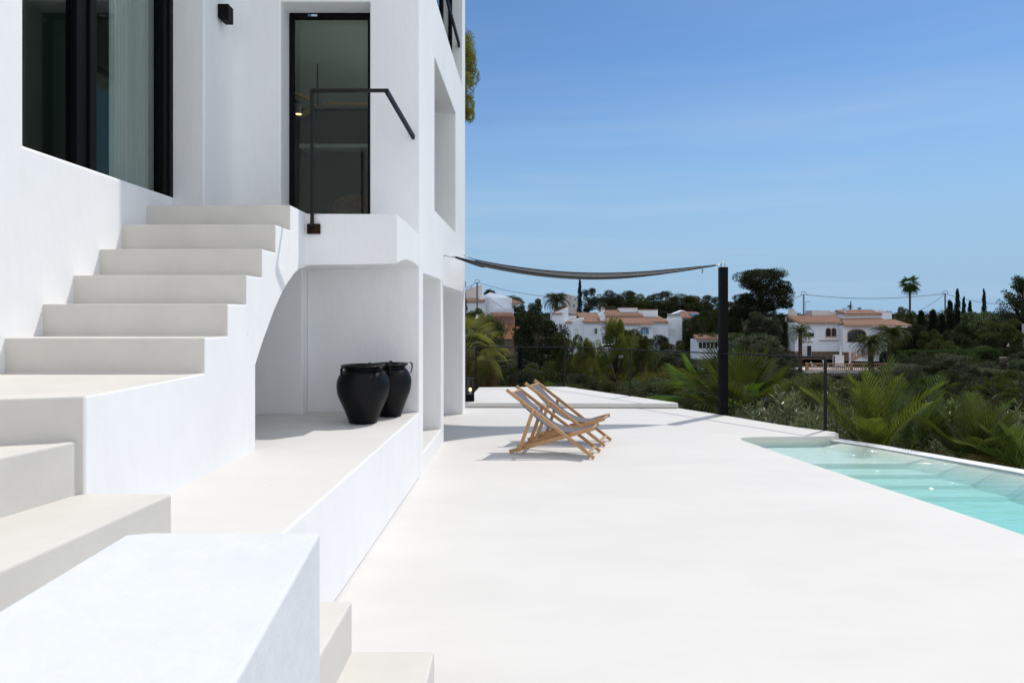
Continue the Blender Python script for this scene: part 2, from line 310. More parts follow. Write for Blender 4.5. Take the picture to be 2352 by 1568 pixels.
# winder landing, treads, lower steps : polygons extruded up
lo = -.0
def slab(name, poly, z0, z1, mats=(STEP,), par=st, bev=.009):
    return MB().prism(poly, 'z', z0, z1).build(name, list(mats), par, bevel=bev)
slab('winder_step', [(XS-.004, 2.932), (-2.126, 2.835), (-3.1, 2.52), (-3.1, 4.06), (XS-.004, 4.06)], .62, 1.2595)
slab('winder_step', [(-1.848, 2.966), (-1.936, 2.58), (-2.06, 2.1), (-2.2, 1.64), (-3.1, 1.64), (-3.1, 3.2), (-1.85, 3.2)], .62, 1.07)
slab('winder_step', [(-1.463, 2.937), (-1.54, 2.053), (-1.575, 1.64), (-3.1, 1.64), (-3.1, 2.955), (-1.84, 2.955)], .62, .84)
slab('lower_step', [(-.682, 1.64), (-.665, 2.84), (-1.03, 2.84), (-1.02, 1.64)], .004, .42)
slab('lower_step', [(-.33, 1.64), (-.323, 2.845), (-.69, 2.845), (-.69, 1.64)], .004, .2095)
# parapet beside the stairs, close to the camera
pp = thing('parapet', 'broad white plastered parapet with a flat top closest to the camera', 'parapet', (-.7, 1, 0))
pz = 1.09
A = [(-.458, 1.63), (-.391, .964), (-.33, .35), (-.9, .35), (-.902, 1.2), (-.915, 1.615), (-.86, 1.632)]
MB().prism(A, 'z', .004, pz).build('wall', PARAP, pp, bevel=.008, seg=3)
# ledge along the facade
lg = thing('plinth_ledge', 'long white plastered ledge with cement top carrying the two black pots', 'ledge', (-1.5, 5, 0))
lp = [(GX(2.843)+.004, 2.843), (GX(6.728), 6.728), (-3.1, 6.728), (-3.1, 1.642), (-1.022, 1.642)]
o = MB().prism(lp, 'z', .004, .648).build('plinth', [CEMENT, PLASTER], lg, bevel=.012)
for p in o.data.polygons: p.material_index = 0 if p.normal.z > .5 else 1
lp2 = [(GX(6.732)-.002, 6.732), (GX(8.6)-.002, 8.6), (-2.2, 8.6), (-2.2, 6.732)]
o = MB().prism(lp2, 'z', .004, .21).build('low_step', [CEMENT, PLASTER], lg, bevel=.012)
for p in o.data.polygons: p.material_index = 0 if p.normal.z > .5 else 1

# ------------------------------------------------------------------ the white house
hs = thing('white_villa', 'tall white plastered house with black framed door and windows above the terrace', 'house', (-2, 8, 0))
# long facade facing the pool
def MF(u, v, d): return (GX(u)-d, u, v)
holes = [(6.97, 8.36, .195, 2.03), (8.62, 11.05, -.1, 1.97), (7.80, 10.0, 2.80, 4.55), (7.62, 10.98, 5.27, 7.5)]

g = grid_wall([6.732, 7.3, 11.28], [-.4, 4.98, 7.9], holes+[(6.732, 7.3, 4.98, 8)], MF, .45)
g.build('facade_wall', PLASTER, hs, bevel=.009)
# wall with the door
def MD(u, v, d): return (u, 6.735+d, v)
YD = 6.729
g = grid_wall([-2.85, GX(6.729)-.0008], [2.05, 4.98], [(-2.279, -1.40, 2.5, 4.69)], lambda u, v, d: (u, YD+d, v), .30)
g.build('entrance_wall', PLASTER, hs, bevel=.014)
MB().box(-3.1, -2.02, 6.58, 6.9, .645, 2.06).box(-2.02, GX(6.729)-.0008, 6.729, 6.95, .645, 2.06).build('undercroft_wall', PLASTER, hs, bevel=.01)
MB().box(-3.45, -2.758, 6.12, 7.03, 2.505, 7.9).build('pier', PLASTER, hs, bevel=.014)
# left wall with the large window
g = grid_wall([-13, 6.118], [.0, 6.7], [(4.224, 6.118, 2.655, 6.2)], lambda u, v, d: (-3.02-d, u, v), .30)
g.build('side_wall', PLASTER, hs, bevel=.022)
MB().box(-7, -3.03, .2, 6.6, 6.71, 6.95).build('roof', PLASTER, hs)
MB().box(-7, GX(7.0)-.01, 6.74, 7.29, 4.99, 5.2).box(-7, GX(7.5)-.35, 7.3, 11.27, 7.91, 8.1).build('roof', PLASTER, hs)
MB().box(-7, -1.24, 7.04, 11.27, 5.0, 5.18).build('floor_slab', PLASTER, hs)
MB().box(-7, -.92, 7.3, 7.6, 5.2, 7.9).box(-7, -6.8, .2, 11.27, -.4, 7.9).build('rear_wall', PLASTER, hs)
MB().box(-7, GX(11.28), 11.28, 11.5, -.4, 7.9).build('end_wall', PLASTER, hs, bevel=.014)
MB().box(-7, -2.1, 6.96, 11.27, -.4, 2.0).build('undercroft_back', PLASTER, hs)
MB().box(-2.1, -1.2, 8.37, 8.6, .004, 2.2).build('undercroft_pier', PLASTER, hs)
MB().box(-2.1, GX(9)-.345, 6.96, 11.27, 2.06, 2.49).build('undercroft_ceiling', PLASTER, hs)
# entrance slab (balcony) in front of the door
sb = MB()
xl_, y0 = XS-.05, 6.04
frt = [(xl_, 2.50, 2.045), (-1.3, 2.498, 2.052), (-1.06, 2.497, 2.058), (-1.017, 2.492, 2.062)]
side = [(-1.017, 6.04, 2.492, 2.062), (-.995, 6.2, 2.475, 2.10), (-.97, 6.35, 2.455, 2.118), (-.94, 6.55, 2.42, 2.105), (GX(6.73)-.001, 6.731, 2.387, 2.075)]
V = []; 
for x, zt, zb in frt: V += [(x, y0, zt), (x, y0, zb)]
for x, y, zt, zb in side[1:]: V += [(x, y, zt), (x, y, zb)]
V += [(xl_, 6.731, 2.50), (xl_, 6.731, 2.045)]
n = len(V)//2
sb.add(V, [tuple(2*i for i in range(n)), tuple(2*i+1 for i in range(n))[::-1]]+[(2*i, 2*i+1, (2*i+3) % (2*n), (2*i+2) % (2*n)) for i in range(n)])
bm_o = sb.build('entrance_slab', PLASTER, hs, bevel=.007)
bm = bmesh.new(); bm.from_mesh(bm_o.data); bmesh.ops.triangulate(bm, faces=[f for f in bm.faces if len(f.verts) > 4]); bm.to_mesh(bm_o.data); bm.free()
# rooms behind the glass
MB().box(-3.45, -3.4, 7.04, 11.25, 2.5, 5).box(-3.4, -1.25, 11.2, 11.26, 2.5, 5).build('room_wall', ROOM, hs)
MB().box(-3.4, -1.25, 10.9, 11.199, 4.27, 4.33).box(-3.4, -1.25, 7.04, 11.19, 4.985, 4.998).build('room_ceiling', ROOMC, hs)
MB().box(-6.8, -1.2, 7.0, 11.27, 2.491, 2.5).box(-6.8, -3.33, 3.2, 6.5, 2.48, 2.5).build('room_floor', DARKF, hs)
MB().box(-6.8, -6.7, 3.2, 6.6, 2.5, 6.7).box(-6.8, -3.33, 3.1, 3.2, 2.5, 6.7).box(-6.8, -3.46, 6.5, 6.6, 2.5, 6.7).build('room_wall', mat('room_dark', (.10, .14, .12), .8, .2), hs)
m = MB(); cp = []
for i in range(61):
    y = 5.42+i*.0098; cp.append((-3.20+.02*math.sin(i*1.15), y))
for a, b in zip(cp, cp[1:]): m.add([(a[0],a[1],2.55),(b[0],b[1],2.55),(b[0],b[1],6.3),(a[0],a[1],6.3)], [(0,1,2,3)])
cu = m.build('curtain', CURT, None, smooth=True); tag(cu, 'pale curtain hanging inside the large left window', 'curtain')
# big window frames
wn = thing('window', '', '', (0, 0, 0)) if False else None
def frame(parent, mk, bars, name='window_frame', mat_=BLACK, bevel=.004):
    m = MB()
    for b in bars: m.box(*b)
    return m.build(name, mat_, parent, bevel=bevel)
wf = frame(hs, None, [(-3.13, -3.05, 4.226, 4.265, 2.657, 6.198), (-3.14, -3.06, 4.80, 4.92, 2.657, 6.198), (-3.10, -3.04, 4.921, 5.0, 2.657, 6.198), (-3.14, -3.05, 5.98, 6.05, 2.657, 6.198), (-3.10, -3.035, 6.051, 6.117, 2.657, 6.198)])
wf.name = 'window'
MB().box(-3.105, -3.099, 4.266, 5.979, 2.657, 6.198).build('window_pane', GLASS, wf)
# entrance door
df = frame(hs, None, [(-2.277, -2.232, 6.975, 7.03, 2.505, 4.688), (-1.475, -1.402, 6.975, 7.03, 2.505, 4.688), (-2.231, -1.476, 6.975, 7.03, 4.635, 4.688), (-2.231, -1.476, 6.975, 7.03, 2.505, 2.53)], 'door')
MB().box(-2.23, -1.477, 7.0, 7.008, 2.53, 4.635).build('door_pane', GLASS, df)
MB().box(-2.05, -1.99, 6.972, 6.9745, 4.652, 4.672).build('sticker', mat('white_sticker', (.7, .72, .75), .5), df)
MB().box(-2.085, -2.053, 6.972, 6.9745, 4.652, 4.672).build('blue_sticker', mat('blue_sticker', (.05, .2, .5), .5), df)
MB().box(-1.445, -1.42, 6.972, 6.9745, 4.60, 4.63).build('sticker', mat('tag_white', (.7, .7, .7), .5), df)
# facade windows set back in their openings
for (u0, u1, v0, v1, nb, dpt) in ((7.82, 9.98, 2.802, 4.548, 2, .38), (7.64, 10.96, 5.272, 7.498, 3, .16)):
    m = MB()
    def bx(a, b, c, d, t0=.0, t1=.06): m.hexa([(GX(a)-dpt-t1,a,c),(GX(b)-dpt-t1,b,c),(GX(b)-dpt-t0,b,c),(GX(a)-dpt-t0,a,c)], [(GX(a)-dpt-t1,a,d),(GX(b)-dpt-t1,b,d),(GX(b)-dpt-t0,b,d),(GX(a)-dpt-t0,a,d)])
    bx(u0, u1, v0, v0+.05); bx(u0, u1, v1-.05, v1)
    for i in range(nb+1):
        c = u0+(u1-u0-.09)*i/nb; bx(c, c+.09, v0+.05, v1-.05)
    wi = m.build('window', BLACK, hs, bevel=.004)
    m = MB(); bx(u0+.02, u1-.02, v0+.05, v1-.05, .028, .034); m.build('window_pane', GLASS, wi)
    if nb == 3:
        m = MB(); m.bar((GX(7.6)-.05, 7.62, 5.93), (GX(10.97)-.05, 10.97, 5.93), .03, .075); m.build('window_bar', BLACK, wi, bevel=.003)
# ------------------------------------------------------------------ fixtures
o = MB().box(-2.754, -2.655, 6.39, 6.505, 4.37, 4.515).build('lamp_body', BLACK, None)
wl = thing('wall_lamp', 'small black cube lamp on the white wall above the stairs', 'wall lamp', (-2.754, 6.45, 4.37)); C.objects.unlink(o)
m = MB(); m.prism([(-2.727, 4.365), (-2.655, 4.365), (-2.655, 4.515), (-2.754, 4.515), (-2.754, 4.39)], 'y', 6.39, 6.505); m.build('lamp_body', BLACK, wl, bevel=.002)
hr = thing('handrail', 'black steel handrail with a bent top standing on the entrance slab', 'handrail', (-1.757, 6.0, 2.42))
P0 = PD(717, 514, 6.0); P1 = PD(717, 208, 6.0); P2 = PD(890, 208, 6.0); P3 = PD(950, 316, 6.735)
MB().box(P0.x-.014, P0.x+.014, 5.985, 6.013, P0.z-.02, P1.z+.012).build('post', RAIL, hr, bevel=.002)
MB().box(P1.x+.0145, P2.x, 5.985, 6.013, P1.z-.016, P1.z+.012).bar((P2.x-.01, 6.0, P2.z-.002), (P3.x, P3.y, P3.z), .028, .045).build('rail', RAIL, hr, bevel=.002)
pl0 = PD(705, 514, 6.02); pl1 = PD(735, 537, 6.02)
MB().box(pl0.x, pl1.x, 6.014, 6.038, pl1.z, pl0.z).build('rusty_plate', RUST, hr, bevel=.003)

# sail post and sail
ps = thing('sail_post', 'thick black square steel post holding the shade sail at the terrace edge', 'post', (3.40, 10.99, 0))
MB().box(3.34, 3.465, 10.94, 11.065, .0, 2.37).build('post', BLACK, ps, bevel=.004)
m = MB(); m.tube([(3.40+.035*math.cos(a), 11.0, 2.408+.035*math.sin(a)) for a in [i*math.pi/8 for i in range(17)]], .006, 6); m.build('eye_ring', STEEL, ps, smooth=True)
sa = thing('shade_sail', 'dark grey mesh shade sail sagging between the house and the black post', 'shade sail', (1.2, 10, 2.3))
PA = Vector((GX(8.85)+.14, 8.66, 2.335)); PB = Vector((-.62, 11.55, 2.53)); PC = Vector((3.27, 10.99, 2.40))
m = MB(); nu, nv = 40, 10; vs_ = []
for i in range(nu+1):
    tt = i/nu
    for j in range(nv+1):
        k = j/nv
        a = PA.lerp(PC, tt); b = PB.lerp(PC, tt); p = a.lerp(b, k)
        sag = .30*math.sin(math.pi*tt**.92)*(1-.25*k); ins = .12*math.sin(math.pi*k)*(1-tt)
        hol = (k-.5)*2*.36*math.sin(math.pi*tt)   # edges curve inwards
        p = p-(b-a)*hol*(1-tt*.3) if (b-a).length > 0 else p
        p.z -= sag*.78+ins; p.x += .25*math.sin(math.pi*k)*(1-tt); vs_.append(p)
m.add(vs_, [(i*(nv+1)+j, (i+1)*(nv+1)+j, (i+1)*(nv+1)+j+1, i*(nv+1)+j+1) for i in range(nu) for j in range(nv)])
cl = m.build('cloth', SAILM, sa, smooth=True)
m = MB(); m.tube([vs_[i*(nv+1)] for i in range(nu+1)], .013, 6); m.tube([vs_[i*(nv+1)+nv] for i in range(nu+1)], .013, 6); m.tube([vs_[j] for j in range(nv+1)], .013, 6); m.build('hem', RAIL, sa, smooth=True)
for a_, b_, r_ in ((PC, (3.375, 11, 2.408), .012), (PA, (GX(8.62)+.0, 8.6, 2.35), .009), (PB, (GX(11.2)+.0, 11.2, 2.58), .009)): m = MB(); m.tube([a_, b_], r_, 6); m.build('turnbuckle', STEEL, sa, smooth=True)
m = MB(); m.box(3.05, 3.075, 10.98, 10.983, 2.27, 2.34); m.build('care_tag', CURT, sa)

# fence on the terrace edge
fn = thing('fence', 'thin black metal guard rail with slim posts along the outer terrace edge', 'railing', (2.2, 12.7, 0))
rz_ = [(-.75, 14.25, 1.0), (1.11, 14.40, .955), (2.20, 12.72, .955), (4.36, 9.50, 1.01)]
rz_[0] = (-.75, 14.25, .93); rz_[1] = (1.11, 14.40, .925)
for i, (x, y, z) in enumerate(rz_):
    zb = .088 if i < 3 else 0
    MB().box(x-.017, x+.017, y-.017, y+.017, zb, z-.012).build('post', RAIL, fn, bevel=.002)
m = MB()
for a, b in zip(rz_, rz_[1:]): m.bar((a[0]-.02*(b[0] > 0), a[1], a[2]), b, .034, .02)
m.build('rail', RAIL, fn, bevel=.002)

# lantern
ln = thing('lantern', 'black metal lantern with a glowing bulb at the corner of the raised platform', 'lantern', (-.73, 12.0, .088))
x0, x1, y0_, y1_ = -.805, -.665, 11.93, 12.07; z0, z1 = .089, .50
MB().box(x0, x1, y0_, y1_, z0, z0+.12).build('base', BLACK, ln, bevel=.003)
m = MB()
for x in (x0, x1-.014):
    for y in (y0_, y1_-.014): m.box(x, x+.014, y, y+.014, z0+.1205, z1-.02)
m.box(x0, x1, y0_, y1_, z1-.0195, z1); m.build('frame', RAIL, ln, bevel=.002)
MB().box(x0+.016, x1-.016, y0_+.006, y0_+.009, z0+.121, z1-.02).box(x1-.009, x1-.006, y0_+.016, y1_-.016, z0+.121, z1-.02).build('glass_panel', CLEAR, ln)
MB().lathe([(.02, 0), (.02, .05), (.014, .052)], 16, (-.735, 12.0, z0+.121)).build('bulb_holder', CURT, ln, smooth=True)
m = MB(); m.lathe([(.012, .0), (.022, .012), (.028, .03), (.024, .05), (.012, .06), (.002, .062)], 16, (-.735, 12.0, z0+.172)); m.build('bulb', mat('warm_bulb', (1, .72, .38), .4, emit=2.2), ln, smooth=True)

# deck chairs
def deck_chair(name, label):
    t = thing(name, label, 'deck chair', group='wooden deck chairs facing the pool')
    def flat(a, b, y, wy, h, nm, m_=WOOD):
        o = MB().bar((a[0], y, a[1]), (b[0], y, b[1]), wy, h).build(nm, m_, t, bevel=.004, world=False)
        return o
    W_ = -.40
    for y in (0, W_):
        flat((-.02, .012), (1.0, .738), y, .024, .037, 'rail')
    for y in (-.032, W_+.032):
        flat((-.01, .335), (.975, .020), y, .022, .044, 'seat_rail')
    for y in (.026, W_-.026):
        flat((.672, .525), (.845, .040), y, .022, .040, 'strut')
    def cross(s, z, y0, y1, r, nm):
        m = MB(); m.tube([(s, y0, z), (s, y1, z)], r, 10); return m.build(nm, WOOD, t, smooth=False, world=False)
    cross(.945, .698, 0.01, W_-.01, .014, 'crossbar'); cross(.012, .328, -.02, W_+.02, .014, 'crossbar'); cross(.832, .07, .035, W_-.035, .013, 'crossbar')
    cross(.90, .048, -.02, W_+.02, .011, 'crossbar')
    MB().bar((.045, 0, .062), (.045, W_, .062), .045, .02, up=(.3, 0, 1)).build('foot_board', mat('worn_board', (.52, .4, .28), .7, .3, col2=(.4, .3, .2), vscale=30) if 'worn_board' not in bpy.data.materials else bpy.data.materials['worn_board'], t, bevel=.003, world=False)
    for (s, z) in ((.672, .495), (.315, .235)):
        for y, dy in ((.0, 1), (W_, -1)): m = MB(); m.tube([(s, y+.012*dy, z), (s, y+(.041 if s > .5 else .016)*dy, z)], .008, 8); m.build('bolt', STEEL, t, world=False)
    cpts = [(.945, .712), (.93, .690), (.87, .618), (.80, .548), (.70, .462), (.62, .395), (.55, .345), (.45, .300), (.34, .276), (.25, .274), (.185, .283), (.10, .305), (.03, .330), (.012, .343), (-.006, .332)]
    for _ in range(2): cpts = smooth_poly(cpts)
    vs_ = []; n = 9
    for (s, z) in cpts:
        for j in range(n):
            k = j/(n-1); vs_.append((s, -.03+(W_+.06)*k, z-.012*math.sin(math.pi*k)))
    m = MB(); m.add(vs_, [(i*n+j, (i+1)*n+j, (i+1)*n+j+1, i*n+j+1) for i in range(len(cpts)-1) for j in range(n-1)])
    o = m.build('canvas_seat', CANVAS, t, smooth=True, world=False); md = o.modifiers.new('thickness', 'SOLIDIFY'); md.thickness = .004
    m = MB()
    for k in (0, n-1): m.tube([vs_[i*n+k] for i in range(len(cpts))], .0035, 5)
    m.build('hem', mat('hem_black', (.02, .02, .025), .8) if 'hem_black' not in bpy.data.materials else bpy.data.materials['hem_black'], t, smooth=True, world=False)
    return t
c1 = deck_chair('deck_chair', 'wooden deck chair with grey canvas, the one nearer the camera')
c1.location = (.894, 7.588, .004); c1.rotation_euler.z = math.atan2(.29, -.957)
c2 = c1.copy(); C.objects.link(c2); c2['label'] = 'wooden deck chair with grey canvas, partly hidden behind the nearer one'
for ch in list(c1.children):
    d = ch.copy(); C.objects.link(d); d.parent = c2
c2.location = (1.11, 8.304, .004); c2.rotation_euler.z = math.atan2(.312, -.9)

# pots
def pot(name, label, x, y, rz, s=1.0):
    t = thing(name, label, 'pot', (x, y, .650), rz, group='black clay pots on the ledge')
    pr = [(.02, .004), (.118, .0), (.124, .006), (.132, .03), (.150, .08), (.175, .14), (.200, .195), (.222, .25), (.231, .30), (.233, .335), (.228, .375), (.213, .415), (.190, .448), (.168, .468), (.162, .474), (.168, .482), (.190, .497), (.197, .505), (.192, .513), (.176, .512), (.158, .49), (.150, .47), (.18, .43), (.21, .36), (.205, .27), (.15, .12), (.11, .03), (.01, .025)]
    m = MB(); m.lathe([(r*s, z*(1+(s-1)*.2)) for r, z in pr], 64); o = m.build('body', POT, t, smooth=True, world=False)
    for k in range(4):
        a = k*math.pi/2; m = MB(); pts = []
        for (r, z) in [(.185, .498), (.213, .508), (.232, .500), (.240, .478), (.238, .450), (.228, .425), (.221, .400)]: pts.append((r*s*math.cos(a), r*s*math.sin(a), z))
        vs_ = []
        for p in pts:
            for q, rr in ((-1, -.006), (-1, .006), (0, .009), (1, .006), (1, -.006)): vs_.append((p[0]-math.sin(a)*q*.017+math.cos(a)*rr, p[1]+math.cos(a)*q*.017+math.sin(a)*rr, p[2]+rr*.5))
        n = 5; m.add(vs_, [(i*n+j, i*n+(j+1) % n, (i+1)*n+(j+1) % n, (i+1)*n+j) for i in range(len(pts)-1) for j in range(n)]+[tuple(range(n)), tuple(range((len(pts)-1)*n, len(pts)*n))])
        h = m.build('handle', POT, t, smooth=True, world=False); h.modifiers.new('s', 'SUBSURF').levels = 1; h.modifiers['s'].render_levels = 2
    return t
pot('clay_pot', 'black clay pot with small strap handles standing in front, nearer the stairs', -1.322, 6.07, R(-38))
pot('clay_pot', 'black clay pot with strap handles standing behind, against the wall corner', -1.155, 6.47, R(8), .86)
# things seen through the glass door
cf = thing('ceiling_fan', 'wooden bladed ceiling fan inside the room behind the glass door', 'ceiling fan', (-2.62, 9.2, 4.5))
m = MB()
for k in range(3):
    a = R(4+120*k); d = Vector((math.cos(a), math.sin(a), 0)); n_ = Vector((-d.y, d.x, 0)); c = Vector((-2.62, 9.2, 4.45))
    m.hexa([c+d*.1-n_*.03, c+d*.75-n_*.07, c+d*.78+n_*.05, c+d*.1+n_*.03], [c+d*.1-n_*.03+Vector((0,0,.012)), c+d*.75-n_*.07+Vector((0,0,.012)), c+d*.78+n_*.05+Vector((0,0,.03)), c+d*.1+n_*.03+Vector((0,0,.02))])
m.build('blade', mat('fan_wood', (.55, .33, .1), .5), cf); m = MB(); m.tube([(-2.62, 9.2, 4.42), (-2.62, 9.2, 4.99)], .012, 8); m.build('rod', BLACK, cf)
sp = thing('spotlight', 'small white lit spotlight on the ceiling track behind the glass door', 'spotlight', (-2.9, 9.8, 4.6))
m = MB(); pq = PD(686, 262, 9.6); m.lathe([(.0, .0), (.05, .0), (.05, .14), (.0, .14)], 16, (pq.x, pq.y, pq.z)); m.build('housing', CURT, sp)
m = MB(); m.lathe([(.0, .0), (.04, .0), (.04, .004), (.0, .004)], 16, (pq.x, pq.y, pq.z-.006)); m.build('lamp', mat('spot_light', (1, .6, .3), .4, emit=3), sp)
tk = MB(); q = PD(690, 258, 9.6); tk.box(-3.38, -1.26, 9.58, 9.62, q.z+.02, q.z+.05).tube([(-1.5, 9.6, q.z+.03), (-1.5, 9.6, 4.98)], .008, 6)
tag(tk.build('ceiling_track', BLACK, None), 'thin black lighting track hung across the room behind the door', 'lighting track')
wc = thing('wicker_chair', 'round brown wicker chair inside the room behind the door glass', 'chair', (-1.95, 8.6, 2.5))
m = MB(); cc = PD(818, 478, 8.6); vs_ = []; n = 24
for i in range(9):
    for k in range(n):
        a = -math.pi*.05+math.pi*1.1*k/(n-1); r = .26+.04*math.sin(i/8*math.pi); vs_.append((cc.x+r*math.cos(a), 8.6+.8*r*math.sin(a), 2.78+.043*i*(.75+.35*math.sin(a))))
m.add(vs_, [(i*n+k, i*n+k+1, (i+1)*n+k+1, (i+1)*n+k) for i in range(8) for k in range(n-1)])
WICK = mat('brown_wicker', (.22, .13, .08), .7, col2=(.06, .035, .02), vscale=60); o = m.build('backrest', WICK, wc); o.modifiers.new('t', 'SOLIDIFY').thickness = .03
m = MB(); m.lathe([(.0, .0), (.27, .0), (.28, .03), (.25, .06), (.0, .06)], 28, (cc.x, 8.6, 2.74)); m.build('seat', WICK, wc)
for a in (40, 140, 220, 320):
    m = MB(); m.tube([(cc.x+.2*math.cos(R(a)), 8.6+.2*math.sin(R(a)), 2.75), (cc.x+.26*math.cos(R(a)), 8.6+.26*math.sin(R(a)), 2.50)], .01, 6); m.build('leg', BLACK, wc)
# ================================================================== hillside
def sstep(a, b, x): x = min(1, max(0, (x-a)/(b-a))); return x*x*(3-2*x)
def TZ(x, y):
    z = -2.4
    for a, b, dz in ((13, 48, -5.0), (96, 113, 2.6), (113, 145, 5.4), (140, 175, .9), (185, 300, -4), (300, 900, -25)):
        z += dz*sstep(a, b, y)
    z += 1.5*math.exp(-((x+12)/16)**2-((y-142)/22)**2)
    if y > 14: z += .35*math.sin(x*.31+y*.17)*math.cos(y*.23-x*.1)*min(1, (y-14)/20)*(1 if y < 180 else .2)
    return z
ys = [-8, -2, 4, 9, 12, 15]+[18+3*i for i in range(14)]+[60+5*i for i in range(28)]+[210, 240, 280, 340, 430, 600, 900, 1500, 2600, 4800]
m = MB(); nx = 61
for y in ys:
    wv = 20+y*1.35
    for i in range(nx):
        x = -wv+2*wv*i/(nx-1); m.v.append((x, y, TZ(x, y)))
m.f = [(j*nx+i, j*nx+i+1, (j+1)*nx+i+1, (j+1)*nx+i) for j in range(len(ys)-1) for i in range(nx-1)]; m.m = [0]*len(m.f)
EARTH = mat('hillside_earth', (.03, .03, .015), .95, .1, col2=(.014, .02, .008), vscale=.35)
tag(m.build('hillside', EARTH, None, smooth=True, recalc=False), 'scrubby hillside across the valley', kind='structure')

# ------------------------------------------------------------------ foliage tools
rng = np.random.default_rng(7)
def np_obj(name, V, Q, mat_, parent=None, smooth=False, tri=False):
    k = 3 if tri else 4
    me = bpy.data.meshes.new(name); n = len(Q)
    me.vertices.add(len(V)); me.vertices.foreach_set('co', np.asarray(V, np.float32).ravel())
    me.loops.add(n*k); me.loops.foreach_set('vertex_index', np.asarray(Q, np.int32).ravel())
    me.polygons.add(n); me.polygons.foreach_set('loop_start', np.arange(0, n*k, k, dtype=np.int32)); me.polygons.foreach_set('loop_total', np.full(n, k, np.int32))
    me.materials.append(mat_); me.update(calc_edges=True)
    o = bpy.data.objects.new(name, me); C.objects.link(o); o.parent = parent
    return o
def unit(v): return v/np.maximum(1e-6, np.linalg.norm(v, axis=1))[:, None]
def leafcards(P, L_, W_, out=None, outw=.6, upw=.3):
    """one rhombus leaf per point"""
    n = len(P); d = rng.normal(size=(n, 3))
    if out is not None: d = unit(d)*(1-outw)+unit(out)*outw
    d[:, 2] += upw; d = unit(d); s = unit(np.cross(d, rng.normal(size=(n, 3))))
    L_ = L_*rng.uniform(.6, 1.3, (n, 1)); W_ = W_*rng.uniform(.7, 1.2, (n, 1))
    V = np.stack([P, P+d*L_*.5+s*W_*.5, P+d*L_, P+d*L_*.5-s*W_*.5], 1).reshape(-1, 3)
    return V, np.arange(n*4).reshape(-1, 4)
def ball(n, c, r, inner=.55):
    d = unit(rng.normal(size=(n, 3))); rad = rng.uniform(inner**3, 1, (n, 1))**(1/3)
    return c+d*rad*r, d
def leafmat(name, col, col2=None, rough=.6, spec=.15, transl=.2, rand=.34, vscale=3):
    return mat(name, col, rough, spec, col2=col2 or tuple(c*.55 for c in col), vscale=vscale, rand=rand, transl=transl)
PINE = leafmat('pine_needles', (.062, .078, .019)); PINED = leafmat('dark_pine_needles', (.030, .042, .014)); PINEY = leafmat('yellowish_pine_needles', (.15, .175, .036), (.07, .09, .02), transl=.35)
BROAD = leafmat('broad_leaves', (.052, .075, .018), spec=.5); CYP = leafmat('cypress_leaves', (.018, .028, .011), transl=.1); OLIVE = leafmat('olive_leaves', (.055, .065, .034), (.03, .038, .02))
HEDGE = leafmat('hedge_leaves', (.045, .07, .014), (.02, .035, .008), transl=.06); PALM = leafmat('palm_leaf', (.065, .085, .02), (.03, .045, .012), rough=.5, spec=.2, transl=.3)
PALMY = leafmat('dry_palm_leaf', (.30, .22, .10), (.12, .11, .03), rough=.5, transl=.3, vscale=1.5); OLEA = leafmat('oleander_leaf', (.21, .26, .12), rough=.38, spec=.45, transl=.25)
NPALM = leafmat('near_palm_leaf', (.105, .15, .032), (.05, .08, .02), rough=.38, spec=.4, transl=.35); SHRUB = leafmat('shrub_leaf', (.062, .086, .024), (.085, .08, .022), rough=.5, spec=.2, transl=.25, vscale=1.4)
BARK = mat('bark', (.12, .085, .06), .9, .1, var=.5, vscale=9, bump=.6, bscale=14, bdist=.05); DEAD = leafmat('brown_cypress_leaves', (.07, .05, .025), (.035, .03, .015))
TPL = {}
